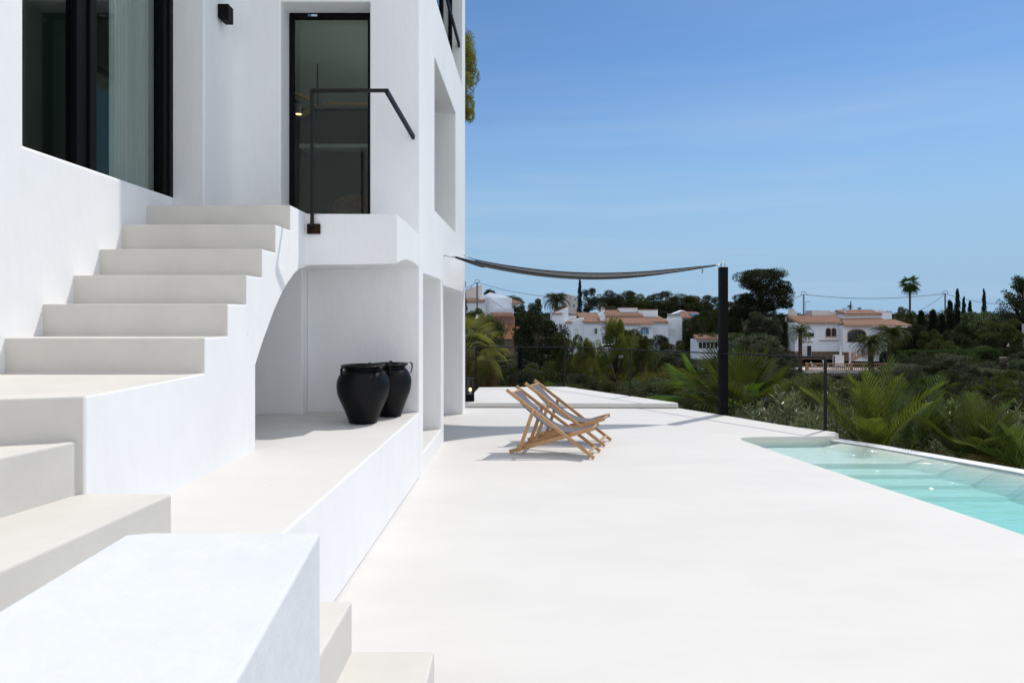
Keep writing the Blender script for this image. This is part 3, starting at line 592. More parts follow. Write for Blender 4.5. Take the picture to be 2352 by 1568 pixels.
def template(key, kind, seed, mat_):
    """unit tree: crown fits x,y in +-.5 and z 0..1 ; trunk reaches down to -1.5"""
    global rng
    rng = np.random.default_rng(seed); r = random.Random(seed); Ps, Os, lim = [], [], []
    def add(n, c, rr, inner=.55, cap=None):
        p, d = ball(int(n*2.1) if kind != 'spiky' else n, np.array(c), np.array(rr), inner); Ps.append(p); Os.append(d)
    Lf, Wf = .04, .018; LS = .62 if kind not in ('hedge', 'spiky') else .8
    if kind == 'pine':            # wide lumpy umbrella crown with gaps
        K = 40
        for i in range(K):
            a = r.uniform(0, 6.283); q = math.sqrt(r.uniform(.02, 1)); z = .30+.52*(1-q*q*.75)*r.uniform(.45, 1.05)
            c = (.40*q*math.cos(a), .40*q*math.sin(a), z); s = r.uniform(.09, .15); add(300, c, (s, s, s*.8)); lim.append(c)
        Lf, Wf = .042, .016
    elif kind in ('tallpine', 'bigpine'):
        K = 26 if kind == 'tallpine' else 60
        for i in range(K):
            a = r.uniform(0, 6.283); z = r.uniform(.12, .93); q = (.36*(1-(z-.5)**2*1.9))*math.sqrt(r.uniform(.1, 1))
            c = (q*math.cos(a), q*math.sin(a), z); s = r.uniform(.08, .17); add(330, c, (s, s, s*.62)); lim.append(c)
        Lf, Wf = .045, .016
    elif kind == 'loose':         # open young pine, feathery upward tips
        K = 85
        for i in range(K):
            z = r.uniform(.05, .97); q = .46*(1-z**2.2)*r.uniform(.3, 1.05)+.02; a = r.uniform(0, 6.283)
            c = (q*math.cos(a), q*math.sin(a), z); s = r.uniform(.03, .07); add(190, c, (s, s, s*1.5), .1); lim.append(c)
        Lf, Wf = .040, .010
    elif kind == 'round':
        K = 40
        for i in range(K):
            a = r.uniform(0, 6.283); z = r.uniform(-.1, .86); rr = math.sqrt(max(.03, 1-((z-.38)/.62)**2)); q = .36*rr*r.uniform(.6, 1)
            c = (q*math.cos(a), q*math.sin(a), z); s = r.uniform(.09, .17); add(330, c, (s, s, s*.9)); lim.append(c)
        Lf, Wf = .040, .024
    elif kind == 'cypress':
        for i in range(30):
            z = i/30*.95+.02; wd = .5*(1-z)**.55*min(1, .55+z*2)*r.uniform(.75, 1.0); a = r.uniform(0, 6.283)
            add(190, (wd*.25*math.cos(a), wd*.25*math.sin(a), z), (wd*.85, wd*.85, .05), .3)
        Lf, Wf = .045, .035
    elif kind == 'shrub':
        K = 34
        for i in range(K):
            a = r.uniform(0, 6.283); z = r.uniform(.0, .84); q = .42*math.sqrt(max(.03, 1-(z/.95)**2))*r.uniform(.35, 1)
            c = (q*math.cos(a), q*math.sin(a), z); s = r.uniform(.06, .13); add(330, c, (s, s, s*1.15), .4); lim.append(c)
        Lf, Wf = .033, .016
    elif kind == 'spiky':         # araucaria like: drooping then upturned fingers
        for i in range(75):
            z = r.uniform(.02, .95); a = r.uniform(0, 6.283); q1 = .5*(1-z)**.6*r.uniform(.7, 1)
            for k in range(9):
                f = k/8; c = (q1*f*math.cos(a), q1*f*math.sin(a), z+.10*f*f-.02); add(26, c, (.024, .024, .026), .0)
            lim.append((q1*math.cos(a), q1*math.sin(a), z+.06))
        Lf, Wf = .035, .012
    elif kind == 'hedge':
        p = rng.uniform(-.5, .5, (9000, 3)); ax = rng.integers(0, 3, 9000); sg = np.where(rng.random(9000) < .5, -.5, .5)
        for k in range(3): p[ax == k, k] = sg[ax == k]+rng.normal(0, .012, (ax == k).sum())
        p[:, 2] += .5; p[:, 2] += .012*np.sin(p[:, 0]*17)*(p[:, 2] > .9); Ps.append(p); o_ = np.zeros((9000, 3)); o_[np.arange(9000), ax] = np.sign(sg); Os.append(o_)
        Lf, Wf = .022, .018
    P = np.concatenate(Ps); O = np.concatenate(Os); V, Q = leafcards(P, Lf*LS, Wf*LS, O, .45, .25)
    crown = np_obj('crown', V, Q, mat_); me = crown.data; bpy.data.objects.remove(crown)
    m = MB(); top = .75 if kind in ('pine', 'round', 'shrub') else .9
    m.tube([(0, 0, -1.5), (.01, 0, -.2), (.015, .01, .15), (0, 0, top*.6), (0, .01, top)], [.032, .028, .024, .014, .004], 8)
    for c in lim[::2]:
        zb = max(-.05, c[2]*.45); m.tube([(0, 0, zb), (c[0]*.5, c[1]*.5, zb+(c[2]-zb)*.62), c], [.011, .007, .002], 5)
    tr_ = m.build('trunk', BARK, None, smooth=True); mt = tr_.data; bpy.data.objects.remove(tr_)
    TPL[key] = (me, mt)
template('pineA', 'pine', 1, PINED); template('pineB', 'pine', 2, PINE); template('pineC', 'tallpine', 3, PINED); template('pineD', 'tallpine', 12, PINE)
template('pineBig', 'bigpine', 23, PINED); template('looseA', 'loose', 4, PINEY); template('looseB', 'loose', 5, PINE); template('roundA', 'round', 6, BROAD); template('roundB', 'round', 7, PINE); template('roundD', 'round', 17, PINED)
template('olive', 'round', 8, OLIVE); template('cypA', 'cypress', 9, CYP); template('cypB', 'cypress', 10, CYP); template('cypBrown', 'cypress', 19, DEAD)
template('shrubA', 'shrub', 11, SHRUB); template('shrubB', 'shrub', 13, BROAD); template('shrubC', 'shrub', 14, OLIVE); template('shrubD', 'shrub', 41, PINED); template('spiky', 'spiky', 15, PINED); template('hedge', 'hedge', 16, HEDGE); template('shrubY', 'shrub', 18, PINEY)
def plant(name, label, cat, key, px, ytop, ybot, wpx, Y, group=None, rz=None, depth=None, trunk=True, tn='trunk'):
    """crown spans ytop..ybot in height at distance Y; the trunk goes down to the slope"""
    c = PD(px, ybot, Y); zt = PD(px, ytop, Y).z; wd = wpx*Y/F
    t = thing(name, label, cat, (c.x, Y, c.z), rz if rz is not None else random.Random(hash((round(px), round(Y)))).uniform(0, 6.28), group)
    me, mt = TPL[key]; sc_ = (wd, depth or wd, zt-c.z)
    o = bpy.data.objects.new('crown', me); C.objects.link(o); o.parent = t; o.scale = sc_
    if trunk:
        o = bpy.data.objects.new(tn, mt); C.objects.link(o); o.parent = t; hgt = max(.2, c.z-TZ(c.x, Y)+.4); o.scale = (sc_[0], sc_[1], sc_[2])
        if hgt > 1.5*sc_[2]:
            m = MB(); m.tube([(0, 0, -hgt), (0, 0, -1.4*sc_[2])], [.04*wd, .034*wd], 8); m.build('trunk_foot', BARK, t, smooth=True, world=False)
    return t

# ------------------------------------------------------------------ palms
def frond_pinnate(m, o, az, el, Lr, droop, n=26, ll=.32, lw=.022, vee=.5, r=random, fwd=0):
    """feather frond as curved rachis with leaflets both sides, added to MB m"""
    pts = []; p = Vector(o); e = el; st_ = Lr/n
    for i in range(n+1):
        pts.append(p.copy()); d = Vector((math.cos(az)*math.cos(e), math.sin(az)*math.cos(e), math.sin(e))); p = p+d*st_; e -= droop/n*(1+.8*i/n)
    m.tube(pts[::3]+([pts[-1]] if n % 3 else []), [max(.15, 1-i/(n/3+1))*lw*.55 for i in range(len(pts[::3])+(1 if n % 3 else 0))], 4)
    side = Vector((-math.sin(az), math.cos(az), 0))
    for i in range(3, n+1):
        f = i/n; d = (pts[i]-pts[i-1]).normalized(); up = side.cross(d)*-1
        if up.z < 0: up = -up
        l_ = ll*math.sin(math.pi*min(1, .18+f*.8))**.6*r.uniform(.85, 1.1)
        for sg in (-1, 1):
            dd = (d*(.75+fwd+.3*f)+side*sg*.8+up*vee*r.uniform(.5, 1.1)).normalized(); q = pts[i]; wv = d*lw*.5
            mid = q+dd*l_*.5; tip = q+dd*l_+Vector((0, 0, -.14*l_))
            m.add([q-wv, q+wv, mid+wv*.9, tip, mid-wv*.9], [(0, 1, 2, 3, 4)])
def fan_leaf(m, o, az, el, pl, R_, n=30, spread=2.6, droop=.15, fold=.35, r=random, tipdroop=.25):
    """petiole and a fan of narrow folded segments"""
    d = Vector((math.cos(az)*math.cos(el), math.sin(az)*math.cos(el), math.sin(el))); hub = Vector(o)+d*pl+Vector((0, 0, -droop*pl*.3))
    m.tube([o, Vector(o)+d*pl*.5, hub], [.011, .008, .006], 4)
    side = Vector((-math.sin(az), math.cos(az), 0)); up = side.cross(d)*-1
    if up.z < 0: up = -up
    d2 = (d+Vector((0, 0, -droop))).normalized(); twist = r.uniform(-.5, .5); side = (side*math.cos(twist)+up*math.sin(twist)).normalized()
    nrm = side.cross(d2).normalized()
    for i in range(n):
        a = -spread/2+spread*i/(n-1); u = d2*math.cos(a)+side*math.sin(a)+nrm*(fold*abs(math.sin(a))*.5); u.normalize()
        l_ = R_*(1-.22*abs(a)/(spread/2))*r.uniform(.9, 1.05); wv = (side*math.cos(a)-d2*math.sin(a)).normalized(); ww = R_*spread/n*.2
        q1 = hub+u*l_*.45; q2 = hub+u*l_*.75+Vector((0, 0, -tipdroop*.12*l_)); q3 = hub+u*l_+Vector((0, 0, -tipdroop*.42*l_)); k = nrm*ww*1.3
        m.add([hub, q1-wv*ww, q1+k, q1+wv*ww, q2-wv*ww*.5, q2+k*.6, q2+wv*ww*.5, q3], [(0, 2, 1), (0, 3, 2), (1, 2, 5, 4), (2, 3, 6, 5), (4, 5, 7), (5, 6, 7)])
def palm_trunk(t, h, r0, r1, name='trunk'):
    m = MB(); n = max(6, int(h/.18)); m.tube([(0, 0, -h*0+i*h/n) for i in range(n+1)], [(r0+(r1-r0)*i/n)*(1.0+.12*(i % 2)) for i in range(n+1)], 10); m.build(name, BARK, t, world=False)
def date_palm(label, px, yhub, Y, Lpx, seed, name='date_palm', nf=46, th=None, mat_=None, skirt=True):
    r = random.Random(seed); hub = PD(px, yhub, Y); zb = TZ(hub.x, Y)-.3; h = hub.z-zb; t = thing(name, label, 'palm tree', (hub.x, Y, zb)); Lr = Lpx*Y/F
    palm_trunk(t, h, Lr*.13, Lr*.10); m = MB()
    for i in range(nf):
        f = i/nf; frond_pinnate(m, (0, 0, h-.02*Lr), i*2.399+r.uniform(-.2, .2), 1.35-1.55*f+r.uniform(-.12, .12), Lr*r.uniform(.85, 1.08)*(.75+.25*min(1, f*3)), 1.1+.5*f, n=18, ll=Lr*.22, lw=Lr*.028, vee=.45, r=r)
    m.build('crown', mat_ or PALM, t, world=False, recalc=False)
    if skirt:
        m = MB()
        for i in range(10): frond_pinnate(m, (0, 0, h-.08*Lr), r.uniform(0, 6.28), -.1-r.uniform(0, .5), Lr*r.uniform(.6, .85), 1.2, n=14, ll=Lr*.16, lw=Lr*.025, vee=.1, r=r)
        m.build('dry_fronds', PALMY, t, world=False, recalc=False)
    return t
def fan_palm(label, px, yhub, Y, pl, R_, nl, seed, mat_=NPALM, name='fan_palm', elr=(-.3, 1.4), tr=.08, dead=0, azr=(0, 6.283), nseg=30, gt=None, tip=.25):
    r = random.Random(seed); hub = PD(px, yhub, Y); zb = (gt if gt is not None else TZ(hub.x, Y))-.1; h = max(.15, hub.z-zb); t = thing(name, label, 'palm tree', (hub.x, Y, zb))
    palm_trunk(t, h, tr*1.2, tr); m = MB()
    for i in range(nl):
        f = (i+.5)/nl; e = elr[1]+(elr[0]-elr[1])*f; a = azr[0]+((i*2.399) % 6.283)/6.283*(azr[1]-azr[0])
        fan_leaf(m, (r.uniform(-.03, .03), r.uniform(-.03, .03), h), a, e+r.uniform(-.1, .1), pl*r.uniform(.8, 1.15), R_*r.uniform(.85, 1.1), n=nseg, r=r, droop=.1+.4*f, tipdroop=tip+.6*f)
    m.build('crown', mat_, t, world=False, recalc=False)
    if dead:
        m = MB()
        for i in range(dead): fan_leaf(m, (0, 0, h-.1), azr[0]+r.random()*(azr[1]-azr[0]), r.uniform(-1.1, -.2), pl*.8, R_*.9, n=nseg, r=r, droop=.8, tipdroop=1.5, spread=1.8)
        m.build('dry_fronds', PALMY, t, world=False, recalc=False)
    return t

# ------------------------------------------------------------------ near plants
fan_palm('drooping fan palm with dry brown fronds beside the house corner', 1075, 800, 17, .55, .72, 26, 21, mat_=leafmat('sunny_palm_leaf', (.19, .19, .05), (.10, .10, .03), rough=.35, spec=.6, transl=.4), dead=24, elr=(-.5, 1.2), tr=.16, tip=.6)
fan_palm('large fan palm with wide green fans right behind the black post', 1690, 962, 13.3, .80, .92, 26, 22, elr=(-.1, 1.35), nseg=25, tip=.12, gt=-1.3)
fan_palm('low fan palm reaching over the terrace edge left of the black post', 1640, 985, 12.6, .75, .55, 7, 23, elr=(.15, .75), azr=(1.9, 4.0), gt=-1.3, tip=.4)
BRIGHTP = leafmat('bright_palm_leaf', (.15, .20, .035), (.07, .11, .02), rough=.38, spec=.4, transl=.4)
def young_palm(label, px, yb, Y, nf, Lr, seed, spread=(.75, 1.5), mat_=NPALM, az=(0, 6.283), ll=.46, lw=.015):
    r = random.Random(seed); b = PD(px, yb, Y); t = thing('young_palm', label, 'palm tree', (b.x, Y, b.z)); m = MB()
    for i in range(nf):
        frond_pinnate(m, (r.uniform(-.08, .08), r.uniform(-.08, .08), 0), az[0]+r.random()*(az[1]-az[0]), r.uniform(*spread), Lr*r.uniform(.75, 1.1), r.uniform(.05, .45), n=20, ll=ll, lw=lw*1.75, vee=.35, r=r, fwd=.55)
    m.build('crown', mat_, t, world=False, recalc=False); m = MB()
    for i in range(2): frond_pinnate(m, (0, 0, 0), az[0]+r.random()*(az[1]-az[0]), r.uniform(.3, .9), Lr*.8, 1.0, n=16, ll=ll*.8, lw=.02, vee=.2, r=r)
    m.build('dry_fronds', PALMY, t, world=False, recalc=False); m = MB(); m.tube([(0, 0, -1.2), (0, 0, .03)], [.11, .07], 10); m.build('trunk', BARK, t, smooth=True, world=False); return t
young_palm('bright young feather palm fanning upright behind the far pool edge', 2010, 1055, 9.4, 17, 1.30, 31, (.85, 1.55), lw=.017, mat_=BRIGHTP)
young_palm('young palm with long arching blades beside the upright one, behind the pool edge', 2080, 1050, 9.7, 10, 1.30, 37, (.6, 1.2), az=(-.8, 1.4), lw=.019)
young_palm('grassy young palm low behind the pool edge near the right border', 2235, 1085, 8.9, 17, 1.0, 33, (.75, 1.52), lw=.017)
fan_palm('fan palm with pale green fans left of the black post', 1640, 940, 14.2, .8, .85, 16, 25, elr=(-.1, 1.2), nseg=24, tip=.15, gt=-1.4)
young_palm('small sprawling palm at the right border behind the pool edge', 2365, 1105, 8.4, 11, .95, 35, (.4, 1.3), lw=.017)
def oleander(px, yb, Y, h, w_, seed, label='oleander bush with narrow glossy leaves just outside the terrace edge', ns=26):
    global rng
    rng = np.random.default_rng(seed); r = random.Random(seed); b = PD(px, yb, Y); t = thing('oleander_bush', label, 'shrub', (b.x, Y, b.z), group='oleander bushes along the terrace and pool edge'); m = MB(); P = []; O = []
    for i in range(ns):
        a = r.uniform(0, 6.283); q = w_*math.sqrt(r.random())*.5; hh = h*r.uniform(.55, 1.0)*(1-.35*(q/(w_*.5))**2)
        tip = Vector((q*math.cos(a)*1.3, q*math.sin(a)*1.3, hh)); root = Vector((q*math.cos(a)*.4, q*math.sin(a)*.4, -.4)); m.tube([root, root.lerp(tip, .5)+Vector((0, 0, .05)), tip], [.009, .006, .003], 4)
        for k in range(46):
            f = .30+.70*k/45; p = root.lerp(tip, f); th = r.uniform(0, 6.283); P.append(p); O.append((math.cos(th), math.sin(th), .35+.9*(f > .93)))
    m.build('stems', BARK, t, world=False, recalc=False)
    V, Q = leafcards(np.array([tuple(p) for p in P]), .125, .022, np.array(O), .8, .1); np_obj('leaves', V, Q, OLEA, t)
    return t
for i, (px, yb, Y, h, w_) in enumerate([(1812, 1010, 10.7, .72, .7), (1845, 1030, 10.5, .55, .6), (1880, 1040, 10.1, .52, .7), (1925, 1060, 9.9, .62, .75), (1965, 1070, 10.2, .62, .8), (1900, 1035, 11.0, .65, .8), (2110, 1060, 10.6, .78, .95), (2150, 1045, 11.2, .75, 1.0),
        (2185, 1090, 9.6, .62, .9), (2230, 1060, 10.6, .75, 1.0), (2290, 1100, 9.5, .68, 1.0), (2330, 1075, 10.3, .8, 1.0), (2370, 1120, 9.2, .65, .9), (2140, 1085, 9.9, .6, .8), (2385, 1060, 11, .7, 1.0), (1750, 1005, 11.6, .45, .8)]):
    oleander(px, yb, Y, h*1.3, w_, 50+i)
# leafy shrubs filling the slope right behind the fence
sh = 'dense leafy shrub on the slope just outside the terrace fence'
k = 0
for (px, yt, Y, wpx) in [(1480, 838, 19, 190), (1420, 865, 17, 150), (1540, 830, 21, 200), (1555, 865, 17, 170), (1460, 900, 15.5, 130), (1620, 850, 20, 190), (1780, 845, 19, 190), (1850, 850, 18, 170), (1900, 870, 17, 170), (1830, 885, 15, 150), (1760, 880, 15.5, 150), (1960, 865, 20, 190), (1985, 905, 15, 150),
        (2050, 885, 21, 220), (2140, 900, 22, 220), (2230, 905, 24, 240), (2330, 910, 22, 240), (2110, 950, 15, 170), (2200, 960, 15, 180), (2290, 965, 14.5, 180), (2370, 960, 15, 180), (1340, 872, 17.5, 150), (1250, 868, 19, 150), (1170, 878, 18, 130), (1115, 885, 18, 100), (1385, 900, 16.3, 90), (1700, 870, 16, 160), (1640, 895, 15, 130)]:
    k += 1; plant('leafy_shrub', sh, 'shrub', ['shrubA', 'shrubB', 'shrubA', 'shrubY' if px < 1600 else 'shrubA'][k % 4], px, yt, yt+140, wpx*1.15, Y, 'shrubs on the slope below the fence', trunk=False)
for t in [o for o in C.objects if o.name.startswith('leafy_shrub')]:
    pass
# bushes and young pines in the valley
vy = 'rounded green bush growing in the valley behind the fence'
k = 0; rv = random.Random(5)
for (px, yt, Y, wpx, hp) in [(1140, 815, 28, 130, 130), (1235, 822, 30, 120, 130), (1180, 845, 25, 120, 120), (1290, 835, 27, 110, 130), (1120, 850, 24, 100, 100), (1330, 850, 24, 110, 120), (1520, 800, 60, 110, 60), (1560, 810, 55, 120, 60), (1480, 790, 58, 90, 70), (1610, 812, 56, 120, 60),
        (1720, 800, 58, 120, 70), (1770, 790, 60, 110, 70), (1740, 765, 75, 110, 60), (1800, 812, 55, 100, 60), (1690, 760, 90, 60, 50), (1560, 735, 118, 50, 60), (1590, 735, 116, 60, 70), (1880, 862, 50, 110, 60), (1950, 868, 48, 110, 60),
        (2040, 862, 55, 120, 60), (2110, 870, 50, 150, 60), (2190, 862, 52, 150, 70), (2260, 850, 56, 150, 70), (2330, 865, 50, 150, 70), (2140, 835, 66, 130, 60), (2240, 822, 70, 130, 60), (2185, 800, 82, 110, 60), (2240, 790, 88, 110, 60), (2100, 800, 85, 90, 60), (2300, 835, 66, 130, 60), (2350, 800, 75, 100, 60), (2060, 830, 70, 100, 50), (2290, 800, 90, 70, 30), (2000, 850, 60, 90, 50), (2090, 745, 100, 90, 60), (2150, 765, 100, 90, 60), (2130, 722, 108, 70, 80)]:
    k += 1; plant('valley_bush', vy, 'bush', ['roundA', 'shrubC', 'roundB', 'shrubB', 'roundD', 'olive'][rv.randrange(6)], px, yt, yt+hp, wpx*1.2, Y, 'bushes in the valley', trunk=False)
plant('young_pine', 'tall loose light green pine standing in front of the white villa', 'tree', 'looseA', 1415, 735, 930, 175, 36)
plant('young_pine', 'feathery yellow green pine left of the tall loose one, against the dark round tree', 'tree', 'looseA', 1345, 780, 940, 110, 33, rz=1.0)
plant('young_pine', 'small bright green pine rising at the fence corner post', 'tree', 'looseB', 1292, 800, 950, 75, 30, rz=2)
plant('young_pine', 'bushy pine just right of the tall loose one, below the white villa', 'tree', 'looseB', 1478, 775, 930, 90, 34, rz=3)
plant('pine_tree', 'big dark dome shaped pine left of the white villa', 'tree', 'roundD', 1247, 712, 905, 165, 62)
plant('pine_tree', 'dark lower pine spreading right of the dome shaped one', 'tree', 'roundB', 1305, 755, 900, 110, 60)
plant('pine_tree', 'dark green pine beside the drooping fan palm, below the stepped hillside houses', 'tree', 'roundB', 1098, 702, 830, 95, 50)
plant('pine_tree', 'small dark tree above the brick annex, left of the domed pine', 'tree', 'roundA', 1133, 722, 810, 70, 52)
plant('cypress', 'thin brown tipped cypress rising at the corner of the white house', 'tree', 'cypBrown', 1064, 620, 800, 30, 30)
template('looseS', 'bigpine', 44, leafmat('sunny_pine_needles', (.20, .17, .03), (.09, .085, .02), transl=.4))
plant('pine_tree', 'tall pine whose branches show beside the upper edge of the house', 'tree', 'looseS', 1051, 42, 300, 118, 19, rz=1.2)
# ------------------------------------------------------------------ trees on the ridge
K = plant
plant('young_pine', 'broad loose pine with several tops below the white villa, behind the tall one', 'tree', 'looseB', 1448, 762, 925, 215, 41, rz=.5)
K('umbrella_pine', 'huge umbrella pine standing alone against the sky right of the black post', 'tree', 'pineBig', 1750, 616, 742, 158, 112, rz=.7)
K('cypress', 'slender dark cypress under the sail, between the palm and the pines', 'tree', 'cypA', 1332, 640, 742, 22, 118)
K('pine_tree', 'dark pine directly right of the slender cypress', 'tree', 'pineC', 1352, 662, 722, 52, 128)
ridge = [(1392, 655, 74, 'pineA'), (1432, 668, 60, 'pineC'), (1462, 664, 56, 'pineB'), (1497, 668, 62, 'pineA'), (1530, 670, 64, 'pineC'), (1566, 664, 70, 'pineB'), (1603, 670, 52, 'pineA'), (1634, 678, 50, 'pineC'), (1480, 690, 70, 'roundB'), (1545, 692, 70, 'roundD'), (1420, 690, 66, 'roundD'), (1660, 690, 50, 'roundB'), (1590, 695, 60, 'roundB'), (1690, 690, 60, 'roundD'), (1715, 690, 50, 'pineC')]
for i, (px, yt, wd, key) in enumerate(ridge):
    K('pine_tree', 'dark green pine in the row along the ridge behind the white villa', 'tree', key, px, yt, 738, wd*1.4, 150+(i*37 % 16), 'pines along the ridge', rz=i*1.3)
K('olive_tree', 'grey green tree under the huge umbrella pine', 'tree', 'olive', 1753, 712, 778, 100, 95)
K('olive_tree', 'pale grey green bush behind the chimney of the white villa', 'tree', 'olive', 1395, 692, 735, 62, 122)
K('round_bush', 'rounded yellowish green bush below the grey green tree', 'bush', 'roundA', 1738, 758, 828, 80, 84)
K('round_bush', 'clipped dark bush right of the white villa', 'bush', 'roundD', 1588, 728, 780, 50, 108)
K('pine_tree', 'dark pine tops behind the upper left house', 'tree', 'pineB', 1126, 659, 690, 32, 155)
K('pine_tree', 'pine grove right of the upper left house', 'tree', 'pineB', 1178, 672, 712, 56, 152)
K('olive_tree', 'feathery grey tree between the upper left house and the date palm', 'tree', 'olive', 1228, 683, 735, 50, 135)
K('round_bush', 'dark garden tree in front of the upper left house', 'bush', 'roundD', 1196, 698, 760, 44, 118)
for i, (px, yt, wd, lb) in enumerate([(2182, 688, 42, 'leftmost and broadest of the cypresses on the right hillside'), (2199, 662, 30, 'tallest of the cypresses on the right hillside'), (2214, 680, 20, 'third cypress on the right hillside, with a thin tip'), (2228, 690, 24, 'short pointed cypress right of the taller ones'), (2260, 662, 20, 'solitary slim cypress right of the cypress group')]):
    K('cypress', lb, 'tree', 'cypA' if i % 2 else 'cypB', px, yt, 800 if i < 2 else 768, wd, 106+i, group='cypresses on the right hillside')
K('broad_tree', 'wide rounded tree spreading right of the cypresses', 'tree', 'roundA', 2268, 708, 800, 150, 100)
K('broad_tree', 'rounded tree with brownish top in front of the wide one', 'tree', 'roundB', 2300, 728, 810, 115, 92)
for i, (px, yt, yb, wd, Y, key, lb) in enumerate([(2095, 742, 830, 60, 99, 'roundD', 'dark rounded tree behind the right date palm of the pair'), (2138, 752, 835, 70, 97, 'roundB', 'dark shrub mass at the foot of the columnar succulents'), (2200, 742, 830, 80, 98, 'roundD', 'dark tree filling the foot of the cypress group'), (2240, 735, 810, 70, 101, 'roundD', 'dark green tree under the solitary cypress'), (2320, 752, 830, 80, 93, 'roundD', 'dark tree below the spiky limbed tree'), (2215, 765, 850, 80, 90, 'roundD', 'big dark bush above the short hedge'),
        (2160, 775, 850, 90, 88, 'roundB', 'wide dark bush behind the long clipped hedge'), (2290, 770, 850, 80, 88, 'roundD', 'dark bush right above the bright topped hedge'), (2335, 728, 800, 60, 99, 'roundB', 'rounded tree beneath the right border tree'), (1615, 712, 800, 70, 113, 'roundD', 'dark tree directly behind the glazed outbuilding'), (1655, 705, 800, 80, 116, 'roundB', 'tall green tree left of the black post top, behind the outbuilding'), (1700, 700, 790, 80, 114, 'roundD', 'dark broad tree at the left foot of the huge umbrella pine'), (1790, 718, 800, 50, 108, 'roundD', 'narrow dark tree at the right foot of the huge umbrella pine'), (1500, 768, 860, 110, 78, 'roundD', 'dark rounded tree below the outside stairs of the white villa'), (1548, 778, 860, 90, 76, 'roundB', 'green rounded tree below the right end of the white villa'), (2080, 700, 790, 60, 112, 'roundB', 'tree top rising behind the right wing of the arched villa'), (2352, 790, 900, 120, 78, 'roundD', 'big dark bush at the right border below the stone steps')]):
    K('broad_tree', lb, 'tree', key, px, yt, yb, wd, Y)
K('monkey_tree', 'dark spiky limbed tree at the right border of the view', 'tree', 'spiky', 2352, 642, 810, 185, 98)
K('euphorbia', 'tall columnar succulent tree beside the right villa', 'tree', 'cypB', 2116, 712, 800, 50, 101); K('euphorbia', 'second columnar succulent stem next to the tall one', 'tree', 'cypA', 2142, 710, 800, 52, 102)
K('euphorbia', 'third columnar succulent stem, nearest the cypresses', 'tree', 'cypB', 2164, 720, 800, 44, 103)
K('hedge', 'long clipped dark hedge right of the villa terrace', 'hedge', 'hedge', 2150, 806, 905, 165, 78, rz=0, depth=2.5, trunk=False)
K('hedge', 'short clipped hedge with bright green top near the stone steps', 'hedge', 'hedge', 2258, 802, 890, 80, 84, rz=0, depth=3, trunk=False)
K('hedge', 'small yellow green clipped hedge below the long one', 'hedge', 'hedge', 2112, 866, 920, 60, 66, rz=0, depth=2, trunk=False)
K('round_bush', 'bright clipped round bush at the right border beside the stone steps', 'bush', 'roundA', 2345, 820, 862, 60, 72)
date_palm('large date palm with full crown on the ridge, under the sail', 1278, 690, 116, 40, 61, nf=64, skirt=False)
date_palm('single date palm in front of the left wing of the right villa', 1838, 762, 92, 37, 62, nf=40)
date_palm('left date palm of the pair in front of the right villa', 2000, 790, 90, 50, 63, nf=50)
date_palm('right date palm of the pair in front of the right villa, slightly behind', 2045, 770, 95, 52, 64, nf=50)
fan_palm('tall thin trunked fan palm standing out against the sky', 2090, 650, 118, .7, 1.35, 30, 65, mat_=PALM, name='tall_fan_palm', elr=(-1.1, 1.15), tr=.15, nseg=14, tip=.5)
date_palm('small palm crown peeking behind the columnar succulents', 2170, 718, 112, 16, 66, nf=24, skirt=False)
date_palm('small yucca like palm right of the domed chimney', 1952, 704, 118, 9, 67, nf=30, skirt=False)
date_palm('smaller yucca like palm near the antenna', 1974, 709, 118, 8, 68, nf=24, skirt=False)
for i, (px, y, Y) in enumerate([(2080, 905, 16), (2225, 915, 17), (2005, 905, 30), (2290, 925, 17)]):
    fan_palm(['small backlit fan palm below the long hedge', 'small fan palm left of the right border, below the stone steps', 'half hidden fan palm in the dark shrubs', 'small fan palm close to the right border'][i], px+60, y, Y, .35, .4, 14, 70+i, mat_=PALM, nseg=14, tip=.6)
# more bushes so the slope reads as separate clumps
rv = random.Random(77)
for row, (Y, yt, n_, x0, x1) in enumerate([(24, 905, 6, 1760, 2400), (31, 886, 9, 1540, 2420), (38, 872, 11, 1500, 2440), (46, 858, 10, 1500, 2440), (56, 846, 9, 1830, 2420), (66, 836, 9, 1860, 2420), (76, 826, 8, 1900, 2420), (88, 812, 7, 2080, 2420), (95, 796, 6, 2100, 2420), (42, 850, 4, 1120, 1320), (100, 768, 5, 1590, 1810)]):
    for i in range(n_):
        px = x0+(x1-x0)*(i+rv.uniform(.15, .85))/n_; Y2 = Y*rv.uniform(.96, 1.05); wpx = rv.uniform(2.6, 4.4)*F/Y2
        if 1770 < px < 2100 and Y2 > 52: yt_ = max(yt, 856)+rv.uniform(-3, 6)
        else: yt_ = yt+rv.uniform(-9, 9)
        plant('valley_bush', vy, 'bush', (['roundD', 'shrubC', 'roundB', 'roundD', 'roundD', 'olive', 'shrubD', 'shrubD'] if px > 2020 else ['roundA', 'shrubC', 'roundB', 'shrubB', 'roundD', 'olive', 'shrubA', 'shrubY'])[rv.randrange(8)], px, yt_, yt_+wpx*.75, wpx, Y2, 'bushes in the valley', trunk=False)
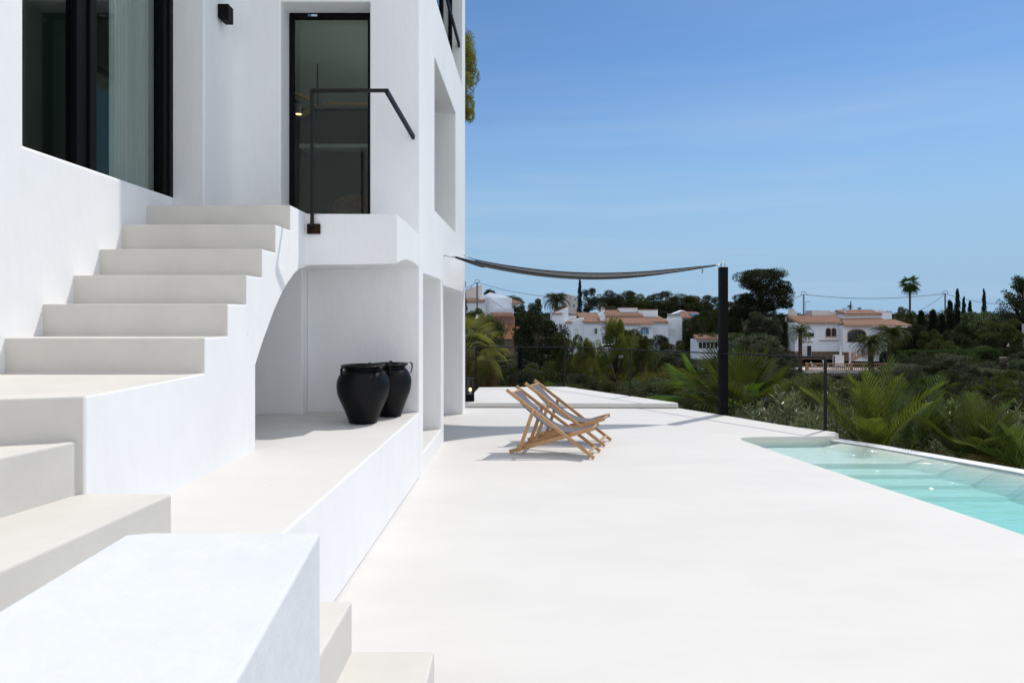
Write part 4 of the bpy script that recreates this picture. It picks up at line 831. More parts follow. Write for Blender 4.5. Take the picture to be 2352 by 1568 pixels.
# undergrowth that nobody could count
rng = np.random.default_rng(99); n = 260000
u = rng.uniform(0, 1, n); Yv = 15.5*(170/15.5)**(rng.uniform(0, 1, n)**.8); pxv = rng.uniform(1040, 2480, n); Xv = (pxv-CX)/F*Yv
hN = lambda x, y: (np.sin(x*.9+y*.31)*np.cos(y*.77-x*.23)+np.sin(x*2.1-y*1.3)*.5+1.2)
amp = np.clip((Yv-12)*.012, .05, .4); zt = np.array([TZ(a, b) for a, b in zip(Xv, Yv)])
P = np.stack([Xv, Yv, zt+hN(Xv, Yv)*amp*rng.uniform(.3, 1, n)], 1); sz = (.03+.0018*Yv)[:, None]
V, Q = leafcards(P, sz, sz*.55, None, 0, .1)
tag(np_obj('undergrowth', V, Q, leafmat('undergrowth_leaf', (.022, .03, .010), (.012, .016, .006), vscale=.3, rand=0, rough=.9, spec=.05)), 'tangled green scrub covering the valley slopes', 'scrub', kind='stuff')

ORD = ['leftmost', 'second', 'third', 'fourth', 'fifth', 'sixth', 'seventh', 'eighth', 'ninth', 'tenth', 'eleventh', 'twelfth', 'thirteenth', 'fourteenth', 'fifteenth', 'sixteenth']
LOOK = {PINEY.name: 'yellow green', PINE.name: 'mid green', PINED.name: 'dark green', BROAD.name: 'leafy green', OLIVE.name: 'grey green', SHRUB.name: 'glossy leaved', OLEA.name: 'narrow leaved', HEDGE.name: 'bright green'}
def relabel(group, noun, rows, cuts=(), zones=()):
    """name each member by its look, its row (distance), the landmark above it and its order from the left"""
    g = [o for o in C.objects if o.parent is None and o.get('group') == group]; cuts = list(cuts)+[1e9]; zones = list(zones) or [(1e9, '')]; B = {}
    for o in g:
        px = CX+o.location.x/o.location.y*F; r_ = next(i for i, c in enumerate(cuts) if o.location.y < c); z = next(i for i, c in enumerate(zones) if px < c[0])
        lk = next((LOOK.get(ch.data.materials[0].name, '') for ch in o.children if ch.name.startswith(('crown', 'leaves'))), '')
        B.setdefault((r_, z, lk), []).append((px, o))
    for (r_, z, lk), q in B.items():
        q.sort(key=lambda t: t[0])
        for k, (px, o) in enumerate(q):
            pos = '' if len(q) == 1 else (', left one' if k == 0 else ', right one') if len(q) == 2 else ', leftmost' if k == 0 else ', rightmost' if k == len(q)-1 else ', '+ORD[k]+' from left'
            o['label'] = f"{lk} {noun} {rows[r_]}{(' '+zones[z][1]) if zones[z][1] else ''}{pos}".strip()
ZN = [(1290, 'below the stepped hill house'), (1600, 'below the white villa'), (1790, 'near the black post'), (2060, 'below the arched villa'), (2230, 'below the long hedge'), (1e9, 'towards the right border')]
relabel('bushes in the valley', 'bush', ['low just above the rail', 'mid slope', 'upper slope', 'beside the far houses'], (34, 52, 80), ZN)
relabel('shrubs on the slope below the fence', 'shrub', ['just outside the terrace', 'second row outside the terrace', 'third row outside the terrace'], (15.8, 18.5), [(1300, 'behind the platform'), (1600, 'left of the post'), (1920, 'right of the post'), (1e9, 'behind the pool')])
relabel('oleander bushes along the terrace and pool edge', 'oleander', ['nearest the edge', 'in the second row'], (10.25,), [(1915, 'beside the end fence post'), (1e9, 'behind the pool')])
relabel('pines along the ridge', 'pine', ['on the ridge'], (), [(1600, 'above the white villa'), (1e9, 'left of the umbrella pine')])
# ================================================================== houses across the valley
WALL = mat('white_wash', (.72, .77, .85), .85, .2, var=.06, vscale=.8); WALLS = mat('grey_wall', (.62, .58, .57), .85, .2, var=.08, vscale=.8)
TILE = mat('clay_roof_tile', (.56, .37, .29), .85, .2, col2=(.34, .21, .155), vscale=3.5); TILED = mat('dark_tile_channel', (.20, .115, .085), .9, .1); STONE = mat('rubble_stone', (.20, .15, .11), .9, .2, col2=(.09, .07, .055), vscale=3.2)  # TILED: darker tone for the roof channels and the steps between tile rows
SANDST = mat('sandstone', (.50, .32, .20), .85, .2, var=.15, vscale=1.5); WINDARK = mat('dark_window', (.02, .025, .03), .12, .6); SHUT = mat('white_shutter', (.66, .68, .72), .6, .3)
BRICK = mat('red_brick', (.34, .18, .13), .9, .2, col2=(.22, .11, .08), vscale=6); GREEN = mat('green_awning', (.08, .16, .12), .8); POLE = mat('concrete_pole', (.16, .17, .18), .8)
WIRE = mat('black_cable', (.012, .012, .014), .6); PLASTIC = mat('white_plastic', (.7, .72, .74), .5); BLUEG = mat('blue_pane', (.12, .22, .35), .2, .6)
class House:
    def __init__(s, name, label, Y, kx, ky, k, cat='house', u0=0, v0=0):
        s.Y, s.kx, s.ky, s.k = Y, kx, ky, k; s.t = thing(name, label, cat, s.P(u0, v0, 0))
    def P(s, u, v, d=0): 
        p = PD(s.kx+s.k*u, s.ky+s.k*v, s.Y); return Vector((p.x, s.Y+d, p.z))
    def box(s, u0, u1, v0, v1, d0, d1, mat_=None, name='wall', par=None, bevel=0):
        a, b = s.P(u0, v0), s.P(u1, v1); m = MB(); m.box(a.x, b.x, s.Y+d0, s.Y+d1, b.z, a.z); return m.build(name, mat_ or WALL, par or s.t, bevel=bevel)
    def poly(s, pts, d0, d1, mat_=None, name='wall', par=None):
        q = [s.P(u, v) for u, v in pts]; m = MB(); m.prism([(p.x, p.z) for p in q], 'y', s.Y+d0, s.Y+d1); return m.build(name, mat_ or WALL, par or s.t)
    def roof(s, e0, e1, r1, r0, d0, d1, pitch=.34, name='roof'):
        """ribbed tile roof between eave (e0,e1) at depth d0 and ridge (r0,r1) at depth d1, all in (u,v)"""
        E0, E1, R0, R1 = s.P(*e0, d0), s.P(*e1, d0), s.P(*r0, d1), s.P(*r1, d1); n = max(4, int((E1-E0).length/pitch)); m = MB(); vs_ = []; K = n*4
        rows = max(2, int((R0-E0).length/.42))
        for j in range(rows*2+1):
            f = (j//2)/rows if j < rows*2 else 1.0
            step = .035*(1 if j % 2 else 0)
            if j % 2: f = min(1, (j//2+1)/rows-.0008)
            for i in range(K+1):
                g = i/K; p = E0.lerp(E1, g).lerp(R0.lerp(R1, g), f); h = .08*abs(math.cos(math.pi*i/4))+(.0 if j % 2 else .04); vs_.append(p+Vector((0, 0, h)))
        
        for q_ in (0, 1):
            m.mi = q_; m.add(vs_ if q_ == 0 else [], [(j*(K+1)+i-q_*len(vs_), j*(K+1)+i+1-q_*len(vs_), (j+1)*(K+1)+i+1-q_*len(vs_), (j+1)*(K+1)+i-q_*len(vs_)) for j in range(rows*2) for i in range(K) if (i % 4 in (1, 2) or j % 2 == 1) == bool(q_)])
        m.mi = 0
        b = [E0-Vector((0,0,.16)), E1-Vector((0,0,.16)), R1-Vector((0,0,.16)), R0-Vector((0,0,.16))]; tq = [E0-Vector((0,0,.01)), E1-Vector((0,0,.01)), R1-Vector((0,0,.01)), R0-Vector((0,0,.01))]
        m.hexa(b, tq); return m.build(name, [TILE, TILED], s.t, recalc=False)
    def arch(s, u0, u1, v0, v1, rise, d, mat_, name='window', frame=None, fw=8, par=None):
        def A(g):
            pts = [(u0-g, v1+(0 if g else 0)), (u1+g, v1)]; n = 14
            for i in range(n+1):
                a = math.pi*i/n; pts.append(((u0+u1)/2+((u1-u0)/2+g)*math.cos(a), v0+rise-(rise+g)*math.sin(a)))
            return pts
        if frame:
            o = s.poly(A(fw), d-.05, d+.02, frame, name, par); s.poly(A(0), d-.07, d-.055, mat_, 'pane', o)
        else: o = s.poly(A(0), d-.06, d+.02, mat_, name, par)
        return o
    def shutters(s, u0, u1, v0, v1, d, dark=None):
        o = s.box(u0, u1, v0, v1, d-.05, d+.02, SHUT, 'window'); n = 4; 
        for i in range(n):
            a = u0+(u1-u0)*(i+.12)/n; b = u0+(u1-u0)*(i+.88)/n; isd = dark is not None and dark == i//2
            m = MB()
            if isd: p0, p1 = s.P(a, v0+4), s.P(b, v1-5); m.box(p0.x, p1.x, s.Y+d-.065, s.Y+d-.055, p1.z, p0.z); m.build('pane', WINDARK, o)
            else:
                for k in range(8):
                    p0, p1 = s.P(a, v0+4+(v1-v0-9)*k/8), s.P(b, v0+4+(v1-v0-9)*(k+.7)/8); m.box(p0.x, p1.x, s.Y+d-.068, s.Y+d-.055, p1.z, p0.z)
                m.build('shutter', SHUT, o)
        s.box(u0-5, u1+5, v1+.5, v1+5, d-.1, d+.02, WALL, 'sill', o); return o
    def balusters(s, u0, u1, v0, v1, d, n, mat_, name='balustrade', slope=None, w=.35):
        """rail, foot and turned posts between v0 (rail) and v1 (foot)"""
        m = MB(); 
        def pt(u, v): 
            sl = 0 if slope is None else slope*(u-u0); return s.P(u, v+sl, d)
        h = (v1-v0)
        m.bar(pt(u0, v0+h*.08), pt(u1, v0+h*.08), .22, .12); m.bar(pt(u0, v1-h*.06), pt(u1, v1-h*.06), .22, .10)
        for i in range(n):
            u = u0+(u1-u0)*(i+.5)/n; p = pt(u, v1-h*.1); q = pt(u, v0+h*.14); L_ = q.z-p.z; r = (u1-u0)*s.k*s.Y/F/n*w
            m.tube([p, p+Vector((0,0,L_*.25)), p+Vector((0,0,L_*.45)), p+Vector((0,0,L_*.7)), q], [r*.6, r, r*.85, r*.4, r*.6], 6)
        return m.build(name, mat_, s.t, recalc=False)
# ---- white villa in the middle (zoom units: D = 1263.3 + .1709 u, 660.3 + .1709 v)
h = House('villa', 'long white villa with stepped clay tile roofs in the middle of the view', 110, 1263.3, 660.3, .1709, u0=980, v0=830)
h.poly([(40, 352), (262, 262), (268, 700), (40, 700)], 2.5, 8); h.box(268, 380, 375, 700, 3.2, 6)
h.roof((35, 350), (180, 350), (262, 248), (170, 248), 2.3, 8, name='roof'); h.box(264, 384, 368, 374, 3.0, 6.1, TILE, 'parapet_tiles')
h.poly([(206, 470), (458, 402), (458, 1000), (206, 1000)], .6, 5); h.roof((200, 468), (300, 468), (455, 398), (440, 398), .4, 5)
h.box(458, 745, 468, 1000, 0, 6); h.roof((456, 466), (742, 466), (672, 342), (380, 342), -.3, 5.2)
h.poly([(682, 372), (712, 328), (748, 372), (750, 520), (682, 520)], .5, 5)
h.box(745, 1278, 384, 500, 1.6, 5.5); h.roof((742, 380), (1282, 380), (1230, 304), (705, 304), 1.3, 5.0)
h.box(985, 1228, 272, 330, 3.4, 6); h.box(981, 1232, 265, 271, 3.3, 6.1, TILE, 'parapet_tiles'); h.box(1230, 1494, 300, 400, 2.6, 6.5); h.box(1228, 1498, 293, 299, 2.5, 6.6, TILE, 'parapet_tiles')
ch = h.box(714, 756, 280, 330, 2.0, 2.5, WALL, 'chimney'); h.poly([(702, 280), (732, 256), (765, 280)], 1.9, 2.6, TILE, 'cap', ch); h.box(724, 746, 286, 300, 1.97, 1.999, WINDARK, 'vent', ch)
h.box(750, 1354, 482, 1000, -1.6, 4); h.roof((745, 484), (1360, 484), (1285, 402), (765, 402), -2.0, 1.5)
h.box(1355, 1578, 468, 1000, -.4, 5); h.roof((1352, 466), (1586, 466), (1505, 378), (1290, 378), -.7, 3.6)
h.box(1579, 1779, 425, 1000, .2, 6)
h.balusters(1585, 1668, 355, 395, .4, 12, SHUT, 'roof_balustrade'); h.box(1668, 1765, 358, 366, .35, .45, SHUT, 'roof_rail'); h.box(1668, 1765, 375, 383, .35, .45, SHUT, 'roof_rail'); h.box(1668, 1765, 392, 400, .35, .45, SHUT, 'roof_rail'); h.box(1580, 1778, 402, 424.5, .25, .6, WALL, 'parapet')
h.shutters(560, 635, 545, 625, 0, dark=1); h.shutters(338, 385, 540, 605, .6); h.shutters(1366, 1443, 545, 626, -.4); h.shutters(1611, 1687, 545, 625, .2)
o = h.arch(1190, 1300, 535, 622, 45, -1.6, BLUEG, 'window', SHUT, 8); h.box(1228, 1233, 545, 622, -1.72, -1.675, SHUT, 'mullion', o); h.box(1250, 1255, 540, 622, -1.72, -1.675, SHUT, 'mullion', o)
h.box(850, 925, 516, 524, -2.5, -1.61, SHUT, 'awning'); h.box(1178, 1320, 514, 524, -2.5, -1.61, SHUT, 'awning'); h.arch(880, 960, 540, 620, 40, -1.6, BLUEG, 'window', SHUT, 8)
m = MB(); 
for i in range(11):
    a, b = h.P(1356+i*19, 672+i*14), h.P(1356+(i+1)*19, 1000); m.box(a.x, b.x, h.Y-1.7, h.Y-.42, b.z, a.z)
m.build('stairs', WALL, h.t)
m = MB()
for dv in (0, 12, 24): m.tube([h.P(1356, 655+dv-22, -1.7), h.P(1565, 800+dv-22, -1.7)], .02, 5)
for i in range(12): m.tube([h.P(1358+i*18.6, 634+i*12.9, -1.7), h.P(1358+i*18.6, 672+i*12.9, -1.7)], .016, 5)
m.build('stair_rail', POLE, h.t)
# parked car in front of it
ct = thing('parked_car', 'white car glimpsed between the pines below the white villa', 'car', h.P(690, 800, -9)); cy = h.Y-9
m = MB(); p = h.P(690, 760, 0)
m.prism([(p.x-2.1, p.z-.75), (p.x-2.1, p.z-.25), (p.x-1.5, p.z-.1), (p.x-1.0, p.z+.38), (p.x+.6, p.z+.40), (p.x+1.2, p.z-.05), (p.x+2.0, p.z-.2), (p.x+2.1, p.z-.75)], 'y', cy-.8, cy+.8); m.build('body', mat('car_paint', (.75, .77, .8), .15, .6), ct, bevel=.08)
m = MB(); m.prism([(p.x-1.25, p.z-.02), (p.x-.92, p.z+.32), (p.x+.52, p.z+.33), (p.x+.95, p.z-.02)], 'y', cy-.812, cy-.805); m.build('window', WINDARK, ct)
for dx in (-1.3, 1.25):
    m = MB(); m.tube([(p.x+dx, cy-.83, p.z-.72), (p.x+dx, cy-.62, p.z-.72)], .33, 18); m.build('wheel', WIRE, ct)
# ---- right villa (D = 1751.4 + .15869 u, 660.35 + .15869 v)
h = House('villa', 'white villa with arched windows, clay roofs and outside stairs on the right', 105, 1751.4, 660.35, .15869, u0=1100, v0=1040)
h.box(290, 482, 432, 770, 3.5, 8, WALLS); h.box(286, 482, 770.5, 925, 3.45, 8, STONE, 'stone_base')  # grey on the left wing puts its shade into the wall colour
h.box(470, 1098, 515, 924, 0, 6); h.box(466, 1150, 924.5, 1040, -.05, 6, STONE, 'stone_base')
h.box(1086, 1172, 924.5, 1040, -1.66, -.06, STONE, 'stone_base')
h.roof((515, 512), (1125, 508), (1242, 396), (485, 416), -.5, 4.5)
h.box(1092, 1760, 550, 1045, -1.6, 5); h.roof((1092, 548), (1900, 548), (1800, 438), (1235, 446), -2.0, 2.2)
h.box(1250, 1822, 392, 460, 1.9, 6, WALL); h.roof((1248, 388), (1826, 384), (1820, 320), (1262, 330), 1.6, 5)
h.box(886, 1165, 330, 440, 4, 6.5, WALLS, 'parapet'); h.box(1165, 1245, 348, 440, 4, 6.5, WALLS, 'parapet')
ch = h.box(1290, 1322, 308, 385, 2.4, 2.9, WALLS, 'chimney'); h.box(1286, 1326, 297, 306, 2.35, 2.95, TILE, 'cap', ch)
tw = h.arch(545, 640, 298, 412, 26, 4.5, WALLS, 'chimney_tower'); h.arch(640, 682, 375, 412, 20, 4.5, WALLS, 'small_dome')
h.box(1828, 1950, 352, 450, 5, 8); h.box(1930, 2080, 350, 460, 4, 7); h.poly([(1962, 350), (1975, 312), (1998, 312), (2010, 350)], 5, 6, WALL, 'chimney'); h.box(1925, 2085, 344, 350, 3.9, 7.1, TILE, 'parapet_tiles')
h.box(1762, 2160, 585, 760, -.4, 6, WALL); h.roof((1902, 556), (2130, 552), (2060, 470), (1860, 480), -.6, 3)
h.box(1500, 2150, 562, 570, -2.9, -.45, SHUT, 'awning_frame'); h.box(1960, 2148, 571, 600, -1.0, -.45, GREEN, 'awning')
for a, b in ((918, 984), (999, 1062)): h.arch(a, b, 588, 705, 32, 0, WINDARK, 'window', SANDST, 8)
h.box(905, 1072, 705.5, 714, -.15, .02, SANDST, 'sill')
o = h.arch(1160, 1412, 603, 783, 60, -1.6, WINDARK, 'window', SANDST, 12)
for u in (1222, 1285, 1350): h.box(u, u+5, 612, 783, -1.75, -1.675, mat('window_bar', (.08, .08, .08), .5) if u == 1222 else bpy.data.materials['window_bar'], 'mullion', o)
h.box(598, 742, 655, 706, -.06, .02, WINDARK, 'window'); h.box(590, 750, 707, 716, -.12, .02, SANDST, 'sill')
o = h.box(560, 705, 832, 990, -.12, -.055, SHUT, 'door'); h.box(640, 700, 842, 988, -.14, -.121, WINDARK, 'pane', o)
m = MB()
for i in range(6): a = h.P(572+i*11, 842); b = h.P(577+i*11, 985); m.box(a.x, b.x, h.Y-.15, h.Y-.121, b.z, a.z)
m.build('bars', WALLS, o)
for (a, b, v) in ((555, 725, 785), (820, 1090, 766)):
    m = MB(); n = int((b-a)/17)
    for i in range(n): p = h.P(a+(b-a)*(i+.5)/n, v); m.tube([(p.x, h.Y-.22, p.z), (p.x, h.Y-.001, p.z+.03)], .055, 6)
    q0, q1 = h.P(a, v-6), h.P(b, v-2); m.box(q0.x, q1.x, h.Y-.2, h.Y-.001, q1.z, q0.z); m.build('tile_vent', TILE, h.t, recalc=False)
# outside stair
m = MB(); ns_ = 14
for i in range(ns_):
    a = h.P(1180+i*25, 1012-i*12.2); b = h.P(1180+(i+1)*25, 1045); m.box(a.x, b.x, h.Y-3.2, h.Y-1.605, b.z, a.z)
a, b = h.P(1530, 848), h.P(1700, 1045); m.box(a.x, b.x, h.Y-3.2, h.Y-1.605, b.z, a.z); so_ = m.build('outside_stair', WALL, h.t)
m = MB()
for i in range(ns_): a = h.P(1180+i*25, 1010-i*12.2); b = h.P(1180+(i+1)*25+4, 1010-i*12.2+14); m.box(a.x, b.x, h.Y-3.25, h.Y-3.201, b.z, a.z)
m.build('step_edge', SANDST, so_); h.arch(1530, 1690, 900, 1044, 70, -3.2, WINDARK, 'arched_opening', par=so_)
h.balusters(1180, 1520, 925, 1008, -3.15, 11, SANDST, 'stair_balustrade', slope=-.50, w=.22); h.box(1145, 1178, 918, 1030, -3.4, -2.9, SANDST, 'newel')
# its terrace
h.box(283, 1522, 1131, 1168, -8.6, 0, WALLS, 'terrace_slab'); h.box(300, 1500, 1168.5, 1300, -8.2, 0, WALL, 'terrace_wall')
h.balusters(290, 1505, 1036, 1128, -8.4, 46, SANDST, w=.30)
for u in (284, 880, 1490): h.box(u, u+28, 1030, 1130, -8.6, -8.2, SANDST, 'pillar')
# garden things on the terrace
pt_ = thing('parasol', 'closed white parasol on the terrace of the right villa', 'parasol', h.P(905, 1100, -5)); p = h.P(905, 812, -5); q = h.P(905, 1110, -5)
m = MB(); m.tube([q, p], .03, 6); m.build('pole', SHUT, pt_); m = MB(); a = h.P(905, 940, -5); m.tube([a, a.lerp(p, .3), a.lerp(p, .9), p+Vector((0, 0, .02))], [.2, .14, .06, .02], 8); m.build('canopy', PLASTIC, pt_)
def table(h, u0, u1, v0, v1, d, name, label):
    t = thing(name, label, 'table', h.P((u0+u1)/2, v1, d)); m = MB(); a, b = h.P(u0, v0, d), h.P(u1, v1, d); m.box(a.x, b.x, a.y-.4, a.y+.4, a.z-.05, a.z); m.build('tabletop', PLASTIC, t)
    for x in (a.x+.04, b.x-.1):
        for y in (a.y-.36, a.y+.3): m = MB(); m.box(x, x+.06, y, y+.06, b.z, a.z-.051); m.build('leg', PLASTIC, t)
    m = MB(); m.box(a.x+.02, b.x-.02, a.y-.41, a.y-.402, b.z+.2, a.z-.052); m.build('cloth_side', BLUEG if False else PLASTIC, t)
table(h, 808, 934, 950, 1110, -5, 'garden_table', 'white garden table below the closed parasol')
def gchair(h, u, v, d, label, s=1, mir=1):
    p = h.P(u, v, d); t = thing('garden_chair', label, 'chair', (p.x, p.y, p.z), group='white garden chairs on the villa terrace'); m = MB(); m.hexa([(-.25,-.25,.42),(.25,-.25,.42),(.25,.25,.40),(-.25,.25,.40)], [(-.25,-.25,.46),(.25,-.25,.46),(.25,.25,.44),(-.25,.25,.44)]); m.build('seat', PLASTIC, t, world=False)
    m = MB()
    for k in range(5): m.bar((mir*-.22, -.2+.1*k, .46), (mir*-.42, -.2+.1*k, .95), .03, .05)
    m.bar((mir*-.42, -.25, .95), (mir*-.42, .25, .95), .05, .05); m.build('backrest', PLASTIC, t, world=False)
    for x in (-.22, .22):
        for y in (-.22, .22): m = MB(); m.bar((x, y, 0), (x, y, .41), .04, .04); m.build('leg', PLASTIC, t, world=False)
gchair(h, 700, 1112, -5, 'white garden chair left of the parasol table'); gchair(h, 1000, 1112, -5, 'white garden chair right of the parasol table', mir=-1); gchair(h, 432, 1115, -7.5, 'white garden chair at the left end of the terrace balustrade')
# antenna, utility poles and wires
def upole(label, px, ytop, Y, r=.13, cross=True, cat='utility pole'):
    p = PD(px, ytop, Y); zb = TZ(p.x, Y)-.3; t = thing('utility_pole', label, cat, (p.x, Y, zb)); m = MB(); m.tube([(0, 0, 0), (0, 0, p.z-zb)], [r*1.25, r], 8); m.build('pole', POLE if cross or Y > 50 else BLACK, t, world=False)
    if cross:
        m = MB(); m.tube([(-.5, 0, p.z-zb-.1), (-.4, 0, p.z-zb+.35), (0, 0, p.z-zb+.5), (.4, 0, p.z-zb+.35), (.5, 0, p.z-zb-.1)], .045, 6); m.build('cable_loop', WIRE, t, world=False)
    return p
p1 = upole('concrete utility pole behind the right villa, above its domed chimney', 1846, 676, 122); p2 = upole('concrete utility pole on the right hillside between the tall palm and the cypresses', 2171, 674, 122)
p3 = upole('concrete utility pole in front of the upper left house', 1096, 648, 128, .15); p4 = upole('dark utility pole in the valley directly behind the fence', 1195, 793, 26, .085, False); p5 = upole('short pole behind the yucca like palms', 1954, 692, 128, .12, False)
def wire(label, pts, sag, r=.028, name='power_line'):
    m = MB()
    for a, b in zip(pts, pts[1:]):
        q = []
        for i in range(17):
            f = i/16; p = a.lerp(b, f); p.z -= sag*4*f*(1-f); q.append(p)
        m.tube(q, r, 4, cap=False)
    tag(m.build(name, WIRE, None, recalc=False), label, 'cable')
wire('long cable between the two poles on the right hillside', [p1, p2], .8, .045); wire('cable running right from the hillside pole towards the spiky tree', [p2, PD(2330, 698, 124)], .6, .04)
wire('cable running down left from the right hillside pole', [p2, PD(2095, 722, 120)], .3, .035); wire('cable from the pole behind the right villa towards the umbrella pine', [PD(1640, 712, 130), p1], 1.2, .04)
wire('cable leaving the upper left pole towards the date palm', [p3, PD(1300, 682, 130)], .7, .04); wire('cable running left from the upper left pole', [PD(1050, 664, 126), p3], .3, .04)
wire('upper dark cable crossing behind the fence', [PD(1060, 826, 24), PD(1195, 822, 26), PD(1330, 868, 30)], .1, .012); wire('lower dark cable crossing behind the fence', [PD(1060, 832, 24), PD(1195, 836, 26), PD(1290, 862, 30)], .1, .016)
at_ = thing('antenna', 'television antenna above the roof of the right villa', 'antenna', PD(1850, 712, 109)); m = MB(); a = PD(1850, 716, 109); b = PD(1850, 694, 109); m.tube([a, b], .025, 5); m.build('mast', POLE, at_)
m = MB(); m.tube([b, PD(1860, 692, 109)], .02, 4)
for i in range(5): c = PD(1852+2*i, 693.5-.4*i, 109); m.tube([c-Vector((0, .4, .1)), c+Vector((0, .4, .1))], .015, 4)
m.build('elements', POLE, at_)
# ---- upper left house (D = 1033.6 + .16477 u, 602.9 + .16477 v)
h = House('hill_house', 'white stepped house with outside staircase at the upper left', 135, 1033.6, 602.9, .16477, u0=600, v0=690)
h.poly([(180, 365), (433, 298), (433, 500), (180, 500)], 4, 8, WALLS); ch = h.arch(268, 292, 312, 345, 16, 3.9, WALLS, 'chimney')
h.roof((180, 545), (480, 545), (470, 500), (200, 500), -.2, 3.5); h.box(180, 500, 548, 700, 0, 5, WALL); h.poly([(400, 490), (550, 408), (700, 445), (868, 492), (868, 560), (400, 560)], 2.5, 6)
h.box(486, 865, 492, 700, .2, 5, WALL); h.roof((862, 568), (1008, 570), (880, 515), (860, 515), -1, 2); ch = h.box(678, 702, 405, 440, 3, 3.5, WALL, 'chimney'); h.poly([(674, 405), (690, 384), (706, 405)], 2.9, 3.6, WALL, 'cap', ch)
h.box(866, 960, 575, 690, .5, 4, WALL); h.arch(876, 915, 600, 684, 20, .5, WINDARK, 'window'); h.box(928, 950, 620, 684, .44, .52, WINDARK, 'window')
m = MB()
for i in range(9): a = h.P(545+i*22, 500+i*18); b = h.P(545+(i+1)*22, 700); m.box(a.x, b.x, h.Y-1, h.Y+.19, b.z, a.z)
m.build('stairs', WALL, h.t); m = MB(); m.tube([h.P(490, 482, -1), h.P(550, 482, -1), h.P(745, 640, -1)], .03, 5)
for i in range(11): m.tube([h.P(550+i*19, 484+i*15.5, -1), h.P(550+i*19, 505+i*15.5, -1)], .018, 4)
for i in range(5): m.tube([h.P(492+i*12, 482, -1), h.P(492+i*12, 540, -1)], .018, 4)
m.build('stair_rail', POLE, h.t); h.box(655, 888, 668, 745, -2.2, .1, WALL, 'balcony'); h.balusters(655, 888, 640, 667, -2.1, 22, SHUT, 'balcony_rail')
# brick annex with lattice below it
h = House('garden_annex', 'small brick annex with lattice window and orange balustrade below the upper left house', 112, 1033.6, 602.9, .16477, 'outbuilding', u0=760, v0=1050)
h.poly([(430, 668), (500, 690), (590, 728), (625, 735), (625, 780), (430, 780)], 2, 2.5, WALLS, 'garden_wall'); h.roof((605, 738), (885, 738), (870, 700), (575, 700), -.3, 2.6); h.box(612, 905, 745, 910, 0, 4, BRICK)
la = h.box(690, 862, 765, 868, -.06, .02, WINDARK, 'lattice_window'); m = MB()
for i in range(10): a, b = h.P(690+i*18.4, 765), h.P(696+i*18.4, 868); m.box(a.x, b.x, h.Y-.12, h.Y-.061, b.z, a.z)
for i in range(6): a, b = h.P(690, 765+i*19.5), h.P(862, 770+i*19.5); m.box(a.x, b.x, h.Y-.12, h.Y-.062, b.z, a.z)
m.build('lattice', mat('terracotta_lattice', (.42, .26, .2), .85), la, recalc=False)
OR = mat('orange_terracotta', (.55, .26, .13), .85, .2, var=.2, vscale=1.5); h.balusters(600, 775, 893, 962, -3, 11, OR, w=.26); h.balusters(790, 850, 895, 962, -3, 4, OR, 'stair_balustrade', slope=.7, w=.26)
h.box(772, 792, 862, 965, -3.2, -2.8, OR, 'pillar'); h.box(848, 864, 905, 985, -3.2, -2.8, OR, 'pillar'); h.box(600, 900, 962.5, 1048, -3.2, 0, OR, 'terrace_wall'); h.box(595, 905, 1048.5, 1056, -3.4, 0, SANDST, 'terrace_edge'); h.box(600, 900, 1056.5, 1350, -3.1, 0, STONE, 'retaining_base')
pq = h.P(941, 925, -2.5); tp = thing('terracotta_pot', 'orange terracotta plant pot beside the brick annex', 'pot', pq); m = MB(); m.lathe([(.0, 0), (.2, 0), (.3, .42), (.33, .45), (.28, .45), (.0, .4)], 14, pq); m.build('body', OR, tp)
# ---- block behind the date palm
h = House('apartment_block', 'pale block with blue windows behind the date palm on the ridge', 150, 1033.6, 602.9, .16477, 'building', u0=1690, v0=680)
h.poly([(1590, 465), (1650, 445), (1775, 470), (1775, 720), (1590, 720)], 0, 8, WALLS); h.box(1625, 1690, 435, 450, 2, 5, WALLS, 'roof_block')
for (a, b, c, d) in ((1735, 1762, 497, 528), (1716, 1740, 580, 620), (1672, 1688, 490, 515)): h.box(a, b, c, d, -.05, .02, BLUEG, 'window')
# ---- house with solar panels
h = House('hipped_house', 'house with hipped tile roof and solar panels beyond the white villa', 140, 1263.3, 660.3, .1709, u0=1900, v0=420)
h.box(1760, 2100, 400, 500, 0, 8, WALLS); h.roof((1750, 402), (2118, 402), (2050, 330), (1830, 322), -.5, 5); h.poly([(1745, 352), (1870, 302), (1985, 338), (1985, 350)], 5.1, 8, WALL, 'gable')
q = [h.P(1905, 392, -.2), h.P(2045, 392, -.2), h.P(2030, 358, 2.4), h.P(1900, 358, 2.4)]; m = MB(); m.hexa([p+Vector((0, 0, .12)) for p in q], [p+Vector((0, 0, .18)) for p in q]); m.build('solar_panel', mat('solar_glass', (.03, .05, .09), .1, .8), h.t)
# ---- pool house
h = House('pool_house', 'small glazed outbuilding with clay tile roof behind the black post', 96, 1263.3, 660.3, .1709, 'outbuilding', u0=2150, v0=860)
h.roof((1952, 690), (2480, 690), (2440, 645), (1990, 645), -.4, 2.6); h.box(1972, 2470, 700, 1200, 0, 3.4, WALL); h.box(1965, 2475, 700.5, 712, -.3, -.001, SHUT, 'fascia')
for i in range(9): h.box(2000+i*52, 2042+i*52, 733, 815, -.05, .02, WINDARK, 'window')
# villa at the right border
h = House('villa', 'white house corner cut off by the right border of the view', 90, 2085.8, 631.6, .16477, u0=1640, v0=980); h.box(2059, 2400, 685, 1600, 0, 6); h.roof((2040, 682), (2400, 682), (2400, 655), (2070, 655), -.5, 3)
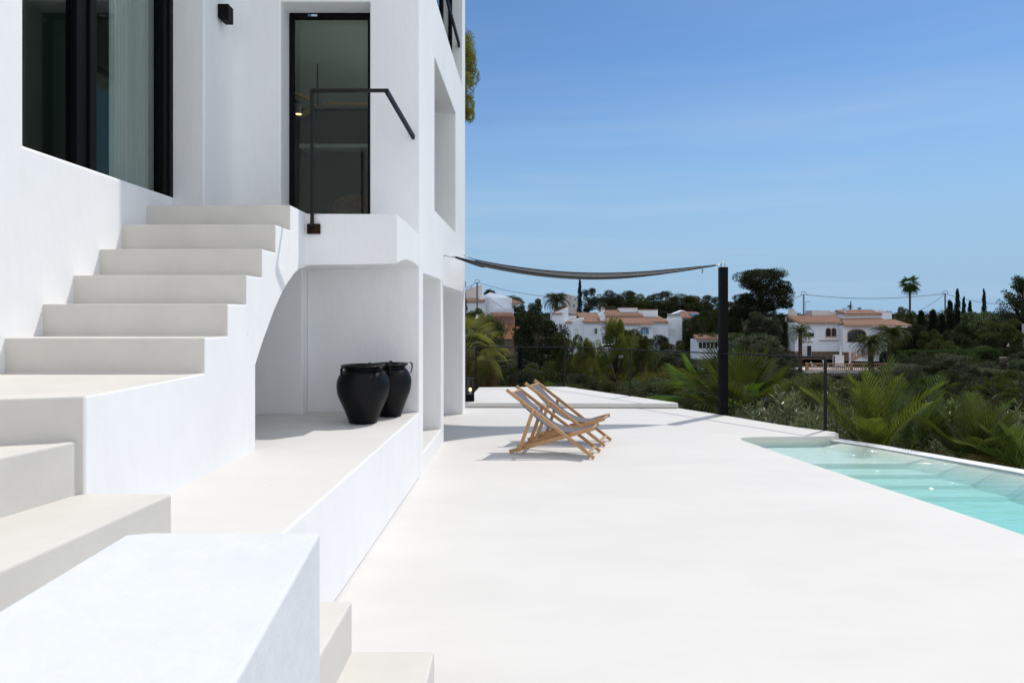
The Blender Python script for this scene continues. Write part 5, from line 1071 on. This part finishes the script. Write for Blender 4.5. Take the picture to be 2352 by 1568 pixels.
# stone steps and statue in the right garden
def steps(label, px0, px1, y0, y1, Y, n):
    t = thing('stone_steps', label, 'steps', PD((px0+px1)/2, y1, Y))
    for i in range(n):
        f = i/n; a = PD(px0+(px1-px0)*.1*math.sin(i*1.7), y0+(y1-y0)*f, Y); b = PD(px1, y0+(y1-y0)*(f+.55/n), Y); m = MB(); m.box(a.x, b.x, Y+(n-i)*.4-2, Y+(n-i)*.4-1.5, b.z-.05, a.z); m.build('step', mat('pale_stone', (.42, .34, .28), .9, var=.3, vscale=2) if 'pale_stone' not in bpy.data.materials else bpy.data.materials['pale_stone'], t, bevel=.03)
    m = MB(); a, b = PD(px0, y0, Y), PD(px1, y1, Y); m.prism([(Y-2.2, b.z), (Y+n*.4-1.4, a.z-.1), (Y+n*.4-1.4, b.z)], 'x', a.x+.05, b.x-.05); m.build('bank', STONE, t)
steps('pale stone garden steps near the right border', 2320, 2348, 822, 868, 76, 8); steps('stone garden steps left of the right villa terrace', 1778, 1795, 822, 850, 100, 6)
p = PD(2316, 805, 86); t = thing('garden_statue', 'small white garden statue above the short hedge', 'statue', p)
m = MB(); m.lathe([(r*.5, z*.5+.1) for r, z in [(.0, -.2), (.24, -.2), (.22, 0), (.14, .1), (.2, .5), (.22, .8), (.26, 1.05), (.2, 1.2), (.07, 1.28), (.06, 1.34), (.12, 1.4), (.13, 1.52), (.08, 1.62), (.0, 1.64)]], 12, p); m.tube([p+Vector((-.1, 0, .65)), p+Vector((-.21, -.03, .52)), p+Vector((-.1, -.08, .45))], .03, 6); m.build('figure', WALLS, t, smooth=True, recalc=False)
import OpenImageIO as o,sys
b=o.ImageBuf('/workdir/render_main.png'); 
pts={'skytop':(1600,60),'skymid':(1600,350),'skylow':(1600,590),'sky_right':(2250,60),'facade':(980,300),'reveal':(1025,420),'doorwall':(905,300),'doorwallL':(580,350),'pier':(430,300),'leftwall':(100,500),'leftshade':(300,490),'riser5':(300,735),'riserw':(100,960),'tread7':(200,880),'sidewall':(350,1000),'undercroft':(820,720),'ledge':(620,1120),'ledgeface':(850,1180),'terr':(1300,1250),'terr2':(2000,1450),'parapet':(300,1400),'parface':(690,1450),'riser9':(250,1230),'post':(1655,700),'doorglass':(760,130),'doorlow':(760,430),'win':(100,250),'slabfront':(800,550),'water1':(1850,1040),'water2':(2250,1160),'villa':(1540,760),'villa2':(1870,790),'roof':(1480,735), 'shadow':(1100,997),'pot':(830,900)}
for k,(x,y) in pts.items():
    x=int(x*1024/2352);y=int(y*1024/2352)
    r=[0,0,0]
    for i in range(-1,2):
        for j in range(-1,2):
            p=b.getpixel(x+i,y+j); r=[a+c for a,c in zip(r,p)]
    print(k,[round(v/9*255) for v in r[:3]])
